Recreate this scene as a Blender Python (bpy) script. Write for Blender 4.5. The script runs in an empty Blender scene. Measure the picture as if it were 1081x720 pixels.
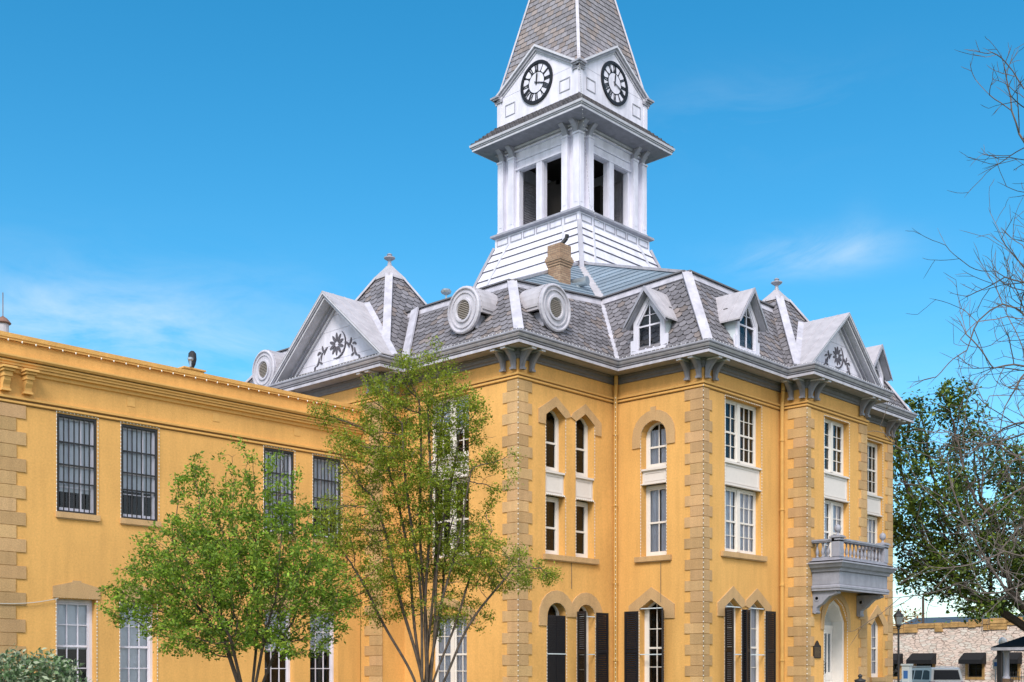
import bpy, bmesh, math, random
import numpy as np
from mathutils import Vector, Matrix, kdtree, geometry
R = math.radians
random.seed(7); RNG = np.random.default_rng(7)
SC = bpy.context.scene
COL = SC.collection

# ------------------------------------------------------------------ materials
def mat(name, col, rough=.7, metal=0., noise=0., nscale=8., bump=0., bscale=60., spec=.3, var=None, attr=False, streak=0.,
        transl=0., coarse=0.):
    m = bpy.data.materials.new(name); m.use_nodes = True
    nt = m.node_tree; N = nt.nodes; Lk = nt.links
    b = N['Principled BSDF']
    b.inputs['Roughness'].default_value = rough
    b.inputs['Metallic'].default_value = metal
    b.inputs['Specular IOR Level'].default_value = spec
    tc = N.new('ShaderNodeTexCoord')
    src = None
    c = (*col, 1)
    if attr:
        a = N.new('ShaderNodeAttribute'); a.attribute_name = 'tone'
        mx = N.new('ShaderNodeMix'); mx.data_type = 'RGBA'; mx.blend_type = 'MULTIPLY'
        mx.inputs[0].default_value = 1; mx.inputs[6].default_value = c
        Lk.new(a.outputs['Color'], mx.inputs[7]); src = mx.outputs[2]
    def mul(prev, fac_out, lo, hi, f0=.3, f1=.7):
        mr = N.new('ShaderNodeMapRange'); mr.inputs[1].default_value = f0; mr.inputs[2].default_value = f1
        mr.inputs[3].default_value = lo; mr.inputs[4].default_value = hi
        Lk.new(fac_out, mr.inputs[0])
        mx = N.new('ShaderNodeMix'); mx.data_type = 'RGBA'; mx.blend_type = 'MULTIPLY'; mx.inputs[0].default_value = 1
        if prev is None: mx.inputs[6].default_value = c
        else: Lk.new(prev, mx.inputs[6])
        Lk.new(mr.outputs[0], mx.inputs[7]); return mx.outputs[2]
    if noise:
        n = N.new('ShaderNodeTexNoise'); n.inputs['Scale'].default_value = nscale; n.inputs['Detail'].default_value = 6
        n.inputs['Roughness'].default_value = .65
        Lk.new(tc.outputs['Object'], n.inputs['Vector'])
        src = mul(src, n.outputs['Fac'], 1 - noise, 1 + noise * .7)
    if coarse:
        n = N.new('ShaderNodeTexNoise'); n.inputs['Scale'].default_value = .45; n.inputs['Detail'].default_value = 5
        Lk.new(tc.outputs['Object'], n.inputs['Vector'])
        src = mul(src, n.outputs['Fac'], 1 - coarse, 1 + coarse * .5)
    if streak:
        mp = N.new('ShaderNodeMapping'); mp.inputs['Scale'].default_value = (4, 4, .5)
        n = N.new('ShaderNodeTexNoise'); n.inputs['Scale'].default_value = 1.; n.inputs['Detail'].default_value = 5
        Lk.new(tc.outputs['Object'], mp.inputs[0]); Lk.new(mp.outputs[0], n.inputs['Vector'])
        src = mul(src, n.outputs['Fac'], 1 - streak, 1.03, .35, .6)
    if src is None: b.inputs['Base Color'].default_value = c
    else: Lk.new(src, b.inputs['Base Color'])
    if bump:
        n = N.new('ShaderNodeTexNoise'); n.inputs['Scale'].default_value = bscale; n.inputs['Detail'].default_value = 4
        Lk.new(tc.outputs['Object'], n.inputs['Vector'])
        bp = N.new('ShaderNodeBump'); bp.inputs['Strength'].default_value = bump; bp.inputs['Distance'].default_value = .02
        Lk.new(n.outputs['Fac'], bp.inputs['Height']); Lk.new(bp.outputs[0], b.inputs['Normal'])
    if transl:
        t = N.new('ShaderNodeBsdfTranslucent'); ms = N.new('ShaderNodeMixShader'); ms.inputs[0].default_value = transl
        if src is None: t.inputs[0].default_value = c
        else: Lk.new(src, t.inputs[0])
        Lk.new(b.outputs[0], ms.inputs[1]); Lk.new(t.outputs[0], ms.inputs[2])
        Lk.new(ms.outputs[0], N['Material Output'].inputs[0])
    return m

def glass_mat(name='window_glass', tint=(.88, .91, .94), refl=.9):
    m = bpy.data.materials.new(name); m.use_nodes = True
    N = m.node_tree.nodes; Lk = m.node_tree.links; N.clear()
    o = N.new('ShaderNodeOutputMaterial'); g = N.new('ShaderNodeBsdfGlossy'); tr = N.new('ShaderNodeBsdfTransparent')
    g.inputs['Roughness'].default_value = .04; g.inputs['Color'].default_value = (.9, .95, 1, 1)
    tr.inputs[0].default_value = (*tint, 1)
    f = N.new('ShaderNodeFresnel'); f.inputs[0].default_value = 1.5
    tc = N.new('ShaderNodeTexCoord'); n = N.new('ShaderNodeTexNoise'); n.inputs['Scale'].default_value = 1.2
    bp = N.new('ShaderNodeBump'); bp.inputs['Strength'].default_value = .12; bp.inputs['Distance'].default_value = .05
    Lk.new(tc.outputs['Object'], n.inputs['Vector']); Lk.new(n.outputs['Fac'], bp.inputs['Height'])
    Lk.new(bp.outputs[0], g.inputs['Normal'])
    mx = N.new('ShaderNodeMixShader'); fm = N.new('ShaderNodeMath'); fm.operation = 'MULTIPLY'; fm.inputs[1].default_value = refl; Lk.new(f.outputs[0], fm.inputs[0]); Lk.new(fm.outputs[0], mx.inputs[0]); Lk.new(tr.outputs[0], mx.inputs[1])
    Lk.new(g.outputs[0], mx.inputs[2]); Lk.new(mx.outputs[0], o.inputs[0])
    return m

M = {}
M['stucco'] = mat('yellow_stucco', (.74, .405, .125), .85, noise=.11, nscale=18, bump=.5, bscale=38, coarse=.13, streak=.06)
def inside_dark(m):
    # room side of an outer wall coloured near-black, painting in the dark of rooms
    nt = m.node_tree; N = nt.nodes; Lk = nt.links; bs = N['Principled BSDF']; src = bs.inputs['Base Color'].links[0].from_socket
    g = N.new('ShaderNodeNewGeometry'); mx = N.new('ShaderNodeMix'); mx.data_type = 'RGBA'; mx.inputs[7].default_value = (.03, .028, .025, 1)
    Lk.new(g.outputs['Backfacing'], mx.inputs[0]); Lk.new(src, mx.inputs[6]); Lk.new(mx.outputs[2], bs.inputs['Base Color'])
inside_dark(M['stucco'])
M['stucco_trim'] = mat('yellow_trim', (.73, .41, .13), .8, noise=.08, bump=.2, coarse=.06)
M['quoin'] = mat('tan_quoin', (.56, .355, .175), .9, noise=.18, nscale=30, bump=.6, bscale=60, coarse=.1, attr=True, streak=.1)
M['white'] = mat('white_paint', (.73, .71, .81), .55, noise=.07, nscale=3, streak=.13, coarse=.05)
M['win'] = mat('cream_window_paint', (.74, .69, .64), .5, noise=.04)
M['panel'] = mat('cream_panel_paint', (.70, .64, .60), .55, noise=.04)
M['grey'] = mat('grey_cornice_paint', (.35, .345, .40), .5, noise=.12, nscale=5, streak=.12)
M['lgrey'] = mat('pale_grey_cornice_paint', (.60, .59, .65), .5, noise=.08, nscale=5, streak=.08)
M['bracket'] = mat('mid_grey_bracket_paint', (.24, .235, .265), .5, noise=.15, nscale=6, streak=.1)
M['lav'] = mat('weathered_lavender_paint', (.53, .51, .57), .55, noise=.14, nscale=5, streak=.15)
M['fret'] = mat('fret_cutout_dark', (.11, .10, .12), .6)
M['balc'] = mat('blue_grey_balcony_paint', (.31, .31, .36), .5, noise=.12, nscale=5, streak=.12)
M['trim'] = mat('pale_lavender_trim', (.50, .48, .54), .5, noise=.16, nscale=3, streak=.15)
M['dgrey'] = mat('slate_grey_trim_paint', (.17, .165, .18), .5, noise=.15, nscale=6)
M['slate'] = mat('slate_shingle', (.195, .183, .196), .75, attr=True, noise=.22, nscale=9, bump=.4, bscale=40)
M['under'] = mat('dark_roof_felt', (.035, .033, .035), .9)
M['metal'] = mat('blue_grey_metal_shingle', (.30, .37, .44), .38, metal=.25, attr=True, noise=.12, nscale=4)
M['seam'] = mat('painted_seam_metal', (.47, .44, .47), .5, noise=.12, nscale=3, streak=.1)
M['black'] = mat('black_paint', (.012, .012, .016), .45, noise=.2)
M['iron'] = mat('dark_iron', (.03, .03, .033), .5)
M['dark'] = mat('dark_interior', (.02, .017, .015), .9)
M['curtain'] = mat('white_curtain', (.66, .66, .72), .8, noise=.08, nscale=5)
M['blind'] = mat('pale_blind', (.74, .75, .80), .8, noise=.05)
M['glass'] = glass_mat()
M['brick'] = mat('brown_brick', (.30, .19, .13), .85, noise=.3, nscale=14, bump=.6)
def brick_mat():
    m = M['brick']; nt = m.node_tree; N = nt.nodes; Lk = nt.links; bs = N['Principled BSDF']
    tc = N.new('ShaderNodeTexCoord'); sx = N.new('ShaderNodeSeparateXYZ'); Lk.new(tc.outputs['Object'], sx.inputs[0])
    ad = N.new('ShaderNodeMath'); Lk.new(sx.outputs[0], ad.inputs[0]); Lk.new(sx.outputs[1], ad.inputs[1]); cb = N.new('ShaderNodeCombineXYZ'); Lk.new(ad.outputs[0], cb.inputs[0]); Lk.new(sx.outputs[2], cb.inputs[1])
    br = N.new('ShaderNodeTexBrick'); br.inputs['Scale'].default_value = 1.; br.inputs['Brick Width'].default_value = .22; br.inputs['Row Height'].default_value = .075; br.inputs['Mortar Size'].default_value = .008
    br.inputs['Color1'].default_value = (.30, .185, .12, 1); br.inputs['Color2'].default_value = (.40, .27, .18, 1); br.inputs['Mortar'].default_value = (.17, .13, .10, 1)
    Lk.new(cb.outputs[0], br.inputs['Vector']); Lk.new(br.outputs['Color'], bs.inputs['Base Color'])
brick_mat()
M['copper'] = mat('yellow_downpipe', (.60, .34, .10), .5, noise=.1, nscale=4)
M['bulb'] = mat('clear_bulb', (.85, .85, .82), .2, spec=.6)
M['wire'] = mat('bulb_wire', (.10, .10, .09), .6)
M['wirewhite'] = mat('white_wire', (.55, .54, .50), .6)
M['bronze'] = mat('dark_bronze', (.035, .022, .018), .45, metal=.3)
M['gold'] = mat('raised_bronze', (.25, .15, .07), .4, metal=.5)
M['bark'] = mat('grey_brown_bark', (.085, .062, .05), .9, noise=.35, nscale=12, bump=.5)
M['bark2'] = mat('mottled_brown_bark', (.10, .075, .06), .85, noise=.5, nscale=7, bump=.3)
M['bark3'] = mat('bare_grey_bark', (.15, .12, .105), .9, noise=.35, nscale=9, bump=.3)
M['groove'] = mat('dark_brown_line', (.20, .10, .04), .9)  # thin dark brown bands along the string courses and wing cornice
M['spgrey'] = mat('spire_slate', (.25, .235, .25), .75, attr=True, noise=.15, nscale=9, bump=.4, bscale=40)
M['louvre'] = mat('grey_louvre', (.34, .30, .27), .7)
M['lap_shadow'] = mat('painted_lap_shadow', (.19, .18, .21), .8)  # colour of the painted shadow lines on the tower skirt
M['leafA'] = mat('mid_green_leaf', (.27, .37, .06), .55, attr=True, transl=.45)
M['leafB'] = mat('yellow_green_leaf', (.34, .42, .065), .55, attr=True, transl=.45)
M['leafC'] = mat('dark_oak_leaf', (.075, .120, .022), .5, attr=True, transl=.25)
M['leafD'] = mat('variegated_shrub_leaf', (.23, .28, .16), .45, attr=True, transl=.2)
M['grass'] = mat('lawn_green', (.06, .10, .025), .95, noise=.4, nscale=3, bump=.6)
M['asphalt'] = mat('asphalt', (.05, .05, .052), .9, noise=.2, bump=.3)
M['concrete'] = mat('concrete', (.36, .34, .31), .85, noise=.15, bump=.2)
M['paintw'] = mat('road_paint', (.7, .7, .68), .6)
M['carw'] = mat('white_car_paint', (.80, .79, .77), .35, spec=.4)
M['rubber'] = mat('tyre_rubber', (.02, .02, .02), .8)
M['chrome'] = mat('wheel_metal', (.45, .45, .47), .3, metal=.8)
M['red'] = mat('tail_lamp_red', (.35, .03, .01), .3)
M['awning'] = mat('black_awning_cloth', (.012, .012, .014), .8)
M['bluew'] = mat('pale_blue_paint', (.60, .66, .70), .5)
M['bluesign'] = mat('blue_sign', (.05, .16, .45), .5)
M['globe'] = mat('white_globe', (.8, .8, .78), .25)
M['steel'] = mat('galvanised_steel', (.38, .42, .46), .35, metal=.6)
M['redroof'] = mat('rusty_cap', (.22, .12, .09), .8, noise=.3)
M['rust'] = mat('autumn_leaf', (.30, .13, .04), .6, attr=True, transl=.3)

# ------------------------------------------------------------------ mesh builder
class Fr:
    """a wall's own frame: u to the viewer's right, d outward, z up"""
    def __init__(s, o, u, n): s.o, s.u, s.n = o, u, n
    def __call__(s, u, d, z):
        return (s.o[0] + u * s.u[0] + d * s.n[0], s.o[1] + u * s.u[1] + d * s.n[1], z)
def FU(Y): return Fr((0, Y), (1, 0), (0, -1))        # wall facing -Y, u = x
def FV(X): return Fr((X, 0), (0, -1), (-1, 0))       # wall facing -X, u = -y
def FUb(Y): return Fr((0, Y), (-1, 0), (0, 1))       # facing +Y
def FVb(X): return Fr((X, 0), (0, 1), (1, 0))        # facing +X
W = Fr((0, 0), (1, 0), (0, 1))

class B:
    def __init__(s): s.v = []; s.f = []; s.m = []; s.t = []
    def add(s, vs, fs, mi=0, tone=None):
        b = len(s.v); s.v.extend(vs)
        for f in fs: s.f.append([b + i for i in f]); s.m.append(mi); s.t.append(tone)
    def box(s, F, u0, u1, d0, d1, z0, z1, mi=0, tone=None):
        vs = [F(u, d, z) for z in (z0, z1) for d in (d0, d1) for u in (u0, u1)]
        s.add(vs, [(0, 1, 3, 2), (4, 6, 7, 5), (0, 4, 5, 1), (2, 3, 7, 6), (0, 2, 6, 4), (1, 5, 7, 3)], mi, tone)
    def poly(s, pts, mi=0, tone=None): s.add(list(pts), [tuple(range(len(pts)))], mi, tone)
    def prism(s, F, uz, d0, d1, mi=0):
        n = len(uz)
        vs = [F(u, d0, z) for u, z in uz] + [F(u, d1, z) for u, z in uz]
        s.add(vs, [tuple(range(n)), tuple(range(2 * n - 1, n - 1, -1))] +
              [(i, (i + 1) % n, n + (i + 1) % n, n + i) for i in range(n)], mi)
    def solid(s, ptsA, ptsB, mi=0):
        n = len(ptsA)
        s.add(list(ptsA) + list(ptsB), [tuple(range(n)), tuple(range(2 * n - 1, n - 1, -1))] +
              [(i, (i + 1) % n, n + (i + 1) % n, n + i) for i in range(n)], mi)
    def strip(s, F, inner, outer, d0, d1, mi=0, closed=False):
        """a band between two equally long lists of (u,z), from depth d0 to d1"""
        n = len(inner); e = n if closed else n - 1
        for i in range(e):
            j = (i + 1) % n
            a, b_, c, d = inner[i], outer[i], outer[j], inner[j]
            if abs(a[0]-d[0])+abs(a[1]-d[1]) < 1e-6 and abs(b_[0]-c[0])+abs(b_[1]-c[1]) < 1e-6: continue
            vs = [F(p[0], d0, p[1]) for p in (a, b_, c, d)] + [F(p[0], d1, p[1]) for p in (a, b_, c, d)]
            fs = [(0, 1, 2, 3), (7, 6, 5, 4), (1, 5, 6, 2), (3, 7, 4, 0)]
            if not closed and i == 0: fs.append((0, 4, 5, 1))
            if not closed and i == e - 1: fs.append((2, 6, 7, 3))
            s.add(vs, fs, mi)
    def tube(s, p0, p1, r0, r1=None, n=6, mi=0, cap=True):
        r1 = r0 if r1 is None else r1
        p0 = Vector(p0); p1 = Vector(p1); d = p1 - p0
        if d.length < 1e-6: return
        d.normalize(); a = d.orthogonal().normalized(); c = d.cross(a)
        vs = []
        for p, r in ((p0, r0), (p1, r1)):
            for i in range(n):
                t = 2 * math.pi * i / n; vs.append(tuple(p + a * (r * math.cos(t)) + c * (r * math.sin(t))))
        fs = [(i, (i + 1) % n, n + (i + 1) % n, n + i) for i in range(n)]
        if cap: fs += [tuple(range(n))[::-1], tuple(range(n, 2 * n))]
        s.add(vs, fs, mi)
    def path(s, pts, r, n=6, mi=0):
        for a, b_ in zip(pts, pts[1:]): s.tube(a, b_, r, r, n, mi)
    def lathe(s, c, prof, n=10, mi=0, axis=None):
        """profile of (radius, height) turned round the vertical through c (or round axis)"""
        c = Vector(c); ax = Vector(axis or (0, 0, 1)).normalized(); a = ax.orthogonal().normalized(); e = ax.cross(a)
        vs = []
        for r, h in prof:
            for i in range(n):
                t = 2 * math.pi * i / n
                vs.append(tuple(c + ax * h + a * (r * math.cos(t)) + e * (r * math.sin(t))))
        fs = []
        for k in range(len(prof) - 1):
            for i in range(n):
                j = (i + 1) % n; fs.append((k * n + i, k * n + j, (k + 1) * n + j, (k + 1) * n + i))
        fs += [tuple(range(n))[::-1], tuple(range((len(prof) - 1) * n, len(prof) * n))]
        s.add(vs, fs, mi)
    def make(s, name, mats, parent=None, recalc=True, smooth=False, loc=None):
        if not isinstance(mats, (list, tuple)): mats = [mats]
        o3 = LOC.get(parent.name, (0, 0, 0)) if parent else (loc or (0, 0, 0))
        V = np.array(s.v, dtype=np.float64) - np.array(o3)
        me = bpy.data.meshes.new(name)
        me.from_pydata(V.tolist(), [], s.f)
        for m in mats: me.materials.append(m)
        me.polygons.foreach_set('material_index', s.m)
        if any(t is not None for t in s.t) or any(m.name.startswith('tan_quoin') for m in mats):
            ca = me.color_attributes.new('tone', 'FLOAT_COLOR', 'CORNER')
            dat = []
            for f, t in zip(s.f, s.t):
                t = t or (1, 1, 1)
                dat.extend((*t, 1) * len(f))
            ca.data.foreach_set('color', dat)
        if recalc:
            bm = bmesh.new(); bm.from_mesh(me); bmesh.ops.recalc_face_normals(bm, faces=bm.faces); bm.to_mesh(me); bm.free()
        if smooth: me.polygons.foreach_set('use_smooth', [True] * len(me.polygons))
        me.update()
        ob = bpy.data.objects.new(name, me); COL.objects.link(ob)
        if parent: ob.parent = parent; LOC[ob.name] = o3
        else: ob.location = o3; LOC[ob.name] = o3
        return ob
LOC = {}
def tag(o, label, cat, group=None, kind=None):
    if label: o['label'] = label
    if cat: o['category'] = cat
    if group: o['group'] = group
    if kind: o['kind'] = kind
    return o
def thing(name, label, cat, loc, group=None):
    o = bpy.data.objects.new(name, None); COL.objects.link(o); o.location = loc; o.empty_display_size = .3
    LOC[o.name] = tuple(loc)
    return tag(o, label, cat, group)
def struct(b, name, m, **k):
    o = b.make(name, m, **k); o['kind'] = 'structure'; return o

# camera position used only for working out where things stand (the same numbers the camera gets)
FPX, HOR, AZ, CXP, EYE = 1245., 708., R(43.2), 540.5, 1.6
CA, SA = math.cos(AZ), math.sin(AZ)
def at(x, y, d):
    t = (x - CXP) / FPX
    return Vector(((CA + t * SA) * d, (SA - t * CA) * d, EYE + (HOR - y) * d / FPX))

# ------------------------------------------------------------------ walls with openings
def wall(b, F, outer, holes, depth=.3, mi=0):
    polys = [[Vector((u, z, 0)) for u, z in outer]] + [[Vector((u, z, 0)) for u, z in h] for h in holes]
    flat = [p for pl in polys for p in pl]
    tris = geometry.tessellate_polygon(polys)
    n0 = len(b.v)
    nrm = Vector(F(0, 1, 0)) - Vector(F(0, 0, 0))
    vs = [F(p.x, 0, p.y) for p in flat]
    fs = []
    for t in tris:
        a, c, d = (Vector(vs[i]) for i in t)
        fs.append(tuple(t) if (c - a).cross(d - a).dot(nrm) > 0 else tuple(t)[::-1])
    b.add(vs, fs, mi)
    for h in holes:
        n = len(h); cu = sum(p[0] for p in h) / n; cz = sum(p[1] for p in h) / n; ctr = Vector(F(cu, -depth / 2, cz))
        for i in range(n):
            p, q = h[i], h[(i + 1) % n]
            q4 = [F(p[0], 0, p[1]), F(q[0], 0, q[1]), F(q[0], -depth, q[1]), F(p[0], -depth, p[1])]
            a, c, d = (Vector(k) for k in q4[:3])
            if (c - a).cross(d - a).dot(ctr - a) < 0: q4 = q4[::-1]
            b.poly(q4, mi)

def head_pts(a, zs, rise, kind, n=8):
    """head of an opening from its left springing to its right one"""
    if kind == 'flat': return [(-a, zs), (a, zs)]
    if kind == 'gothic': return [(-a, zs), (0, zs + rise), (a, zs)]
    if kind == 'round' or kind == 'seg':
        return [(-a * math.cos(math.pi * i / n), zs + rise * math.sin(math.pi * i / n)) for i in range(n + 1)]
    if kind == 'shoulder':
        return [(-a, zs), (-a * .55, zs + rise * .7), (0, zs + rise), (a * .55, zs + rise * .7), (a, zs)]
def opening(uc, w, z0, zs, rise, kind, grow=0., grow_b=0.):
    a = w / 2 + grow
    pts = [(-a, z0 - grow_b)] + head_pts(a, zs, max(rise + grow * (1 if kind != 'gothic' else .8), 0) if kind != 'flat' else 0, kind) + [(a, z0 - grow_b)]
    if kind == 'flat':
        pts = [(-a, z0 - grow_b), (-a, zs + grow), (a, zs + grow), (a, z0 - grow_b)]
    return [(uc + u, z) for u, z in pts]
def head_z(u, a, zs, rise, kind):
    if kind == 'flat': return zs
    x = min(1, abs(u) / a)
    if kind == 'gothic': return zs + rise * (1 - x)
    if kind == 'shoulder': return zs + rise * (1 - x / .55 * .3 if x < .55 else .7 * (1 - (x - .55) / .45))
    return zs + rise * math.sqrt(max(0, 1 - x * x))

def window(F, parent, uc, w, z0, zs, rise=0., kind='flat', lights=1, nx=1, ny=1, rec=.24, fw=.075, back='dark', fmat=None,
           name='window', label=None, rail=.5, curtain=None, fan=0):
    """sash window: frame mesh > pane, curtain"""
    fmat = fmat or M['win']
    b = B(); H = opening(uc, w, z0, zs, rise, kind); I = opening(uc, w - 2 * fw, z0 + fw, zs - (fw if kind == 'flat' else 0), rise - (0 if kind == 'flat' else fw * .6), kind)
    b.strip(F, I, H, -rec - .07, -rec, closed=True)
    a = w / 2 - fw; top = zs - (fw if kind == 'flat' else 0); rr = rise - (0 if kind == 'flat' else fw * .6)
    zm = z0 + (top + rr * .6 - z0) * rail
    edges = [-a, a]
    if lights == 2:
        b.box(F, uc - .085, uc + .085, -rec - .06, -rec + .03, z0 + fw, head_z(0, a, top, rr, kind)); edges = [-a, -.085, .085, a]
    for k in range(0, len(edges), 2):
        l, r = edges[k], edges[k + 1]
        def hz(u): return head_z(u, a, top, rr, kind) - .002
        # sash stiles
        for ul, ur in ((l, l + .045), (r - .045, r)):
            b.add([F(uc + u, d, z) for d in (-rec - .05, -rec - .012) for u, z in ((ul, z0 + fw), (ur, z0 + fw), (ur, hz(ur)), (ul, hz(ul)))],
                  [(0, 1, 2, 3), (7, 6, 5, 4), (0, 4, 5, 1), (1, 5, 6, 2), (2, 6, 7, 3), (3, 7, 4, 0)])
        b.box(F, uc + l + .045, uc + r - .045, -rec - .05, -rec - .008, zm - .03, zm + .03)
        b.box(F, uc + l + .045, uc + r - .045, -rec - .05, -rec - .014, z0 + fw, z0 + fw + .07)
        if kind == 'flat' or lights == 2:
            b.box(F, uc + l + .045, uc + r - .045, -rec - .05, -rec - .014, top - .05, top - .004)
        for i in range(1, nx + 1):
            u = l + (r - l) * i / (nx + 1)
            b.box(F, uc + u - .014, uc + u + .014, -rec - .045, -rec - .018, z0 + fw + .07, min(hz(u - .014), hz(u + .014)))
        for seg0, seg1 in ((z0 + fw + .07, zm - .03), (zm + .03, top - .05)):
            for i in range(1, ny + 1):
                z = seg0 + (seg1 - seg0) * i / (ny + 1)
                b.box(F, uc + l + .045, uc + r - .045, -rec - .044, -rec - .019, z - .012, z + .012)
    wo = b.make(name, fmat, parent)
    if label: wo['label'] = label
    p = B(); p.poly([F(u, -rec - .055, z) for u, z in I[::-1]]); p.make('pane', M['glass'], wo, recalc=False)
    if curtain:
        cm, c0, c1 = curtain
        c = B(); n = 14; a2 = w / 2 - .03
        zz0 = z0 + (zs - z0) * c0; zz1 = z0 + (zs + rise * .5 - z0) * c1
        for lo, hi in ((-a2, -a2 * .08), (a2 * .08, a2)) if cm == 'pair' else ((-a2, a2),):
            vs = []
            for i in range(n + 1):
                u = lo + (hi - lo) * i / n; dd = -rec - .10 - (.025 * math.sin(i * 2.4) if cm != 'flat' else 0)
                vs += [F(uc + u, dd, zz0), F(uc + u, dd, min(zz1, head_z(u, w / 2, zs, rise, kind)))]
            c.add(vs, [(2 * i, 2 * i + 2, 2 * i + 3, 2 * i + 1) for i in range(n)])
        c.make('curtain', M['blind'] if cm == 'flat' else M['curtain'], wo, recalc=False)
    return wo

def hood(b, F, uc, w, zs, rise, kind, t=.40, ear=.35, clampu=None, d=.035, mi=0, key=False):
    a = w / 2
    hi = head_pts(a, zs, rise, kind, 10)
    if kind == 'gothic': ho = [(-a - t, zs + .12), (0, zs + rise + t * .92), (a + t, zs + .12)]
    else: ho = [(-(a + t) * math.cos(math.pi * i / 10), zs + (rise + t) * math.sin(math.pi * i / 10) + .0) for i in range(11)]
    inner = [(-a - .02, zs - ear)] + hi + [(a + .02, zs - ear)]
    outer = [(-a - t, zs - ear)] + ho + [(a + t, zs - ear)]
    if clampu == 'r': inner, outer = inner[:-1], outer[:-1]
    if clampu == 'l': inner, outer = inner[1:], outer[1:]
    lim = None
    if clampu in ('r', 'l', 'lr'): lim = CL[0]
    def cl(p):
        u, z = p
        if clampu == 'r' and u > lim: return lim, z
        if clampu == 'l' and u < -lim: return -lim, z
        return u, z
    def cut(pi, po):
        out = []
        for (pu, pz), (ou, oz) in zip(pi, po):
            if clampu == 'r' and ou > lim:
                k = (lim - pu) / (ou - pu) if ou != pu else 0; k = max(0, min(1, k)); ou, oz = pu + (ou - pu) * k, pz + (oz - pz) * k
            if clampu == 'l' and ou < -lim:
                k = (-lim - pu) / (ou - pu) if ou != pu else 0; k = max(0, min(1, k)); ou, oz = pu + (ou - pu) * k, pz + (oz - pz) * k
            out.append((ou, oz))
        return out
    # densify so the clamp follows the mid line
    def dens(L, k=4):
        o = []
        for p, q in zip(L, L[1:]):
            for i in range(k): o.append((p[0] + (q[0] - p[0]) * i / k, p[1] + (q[1] - p[1]) * i / k))
        return o + [L[-1]]
    inner, outer = dens(inner), dens(outer); outer = cut(inner, outer)
    b.strip(F, [(uc + u, z) for u, z in inner], [(uc + u, z) for u, z in outer], 0.0, d, mi)
    if key: b.box(F, uc - .1, uc + .1, 0, d + .012, zs + rise + .005, zs + rise + t + .1, mi)
CL = [.715]

# ------------------------------------------------------------------ sweeps along a rectangular plan
def off_poly(P, o):
    n = len(P); out = []
    for i in range(n):
        a, b_, c = P[i - 1], P[i], P[(i + 1) % n]
        d1 = (b_[0] - a[0], b_[1] - a[1]); d2 = (c[0] - b_[0], c[1] - b_[1])
        l1 = math.hypot(*d1); l2 = math.hypot(*d2)
        n1 = (d1[1] / l1, -d1[0] / l1); n2 = (d2[1] / l2, -d2[0] / l2)
        out.append((b_[0] + o * (n1[0] + n2[0]), b_[1] + o * (n1[1] + n2[1])))
    return out
def sweep(b, P, prof, mi=0, closed=True):
    rings = [[(x, y, z) for x, y in off_poly(P, o)] for o, z in prof]
    n = len(P); k = len(prof)
    vs = [v for r in rings for v in r]; fs = []
    for j in range(k if closed else k - 1):
        j2 = (j + 1) % k
        for i in range(n): fs.append((j * n + i, j * n + (i + 1) % n, j2 * n + (i + 1) % n, j2 * n + i))
    b.add(vs, fs, mi)

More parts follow.
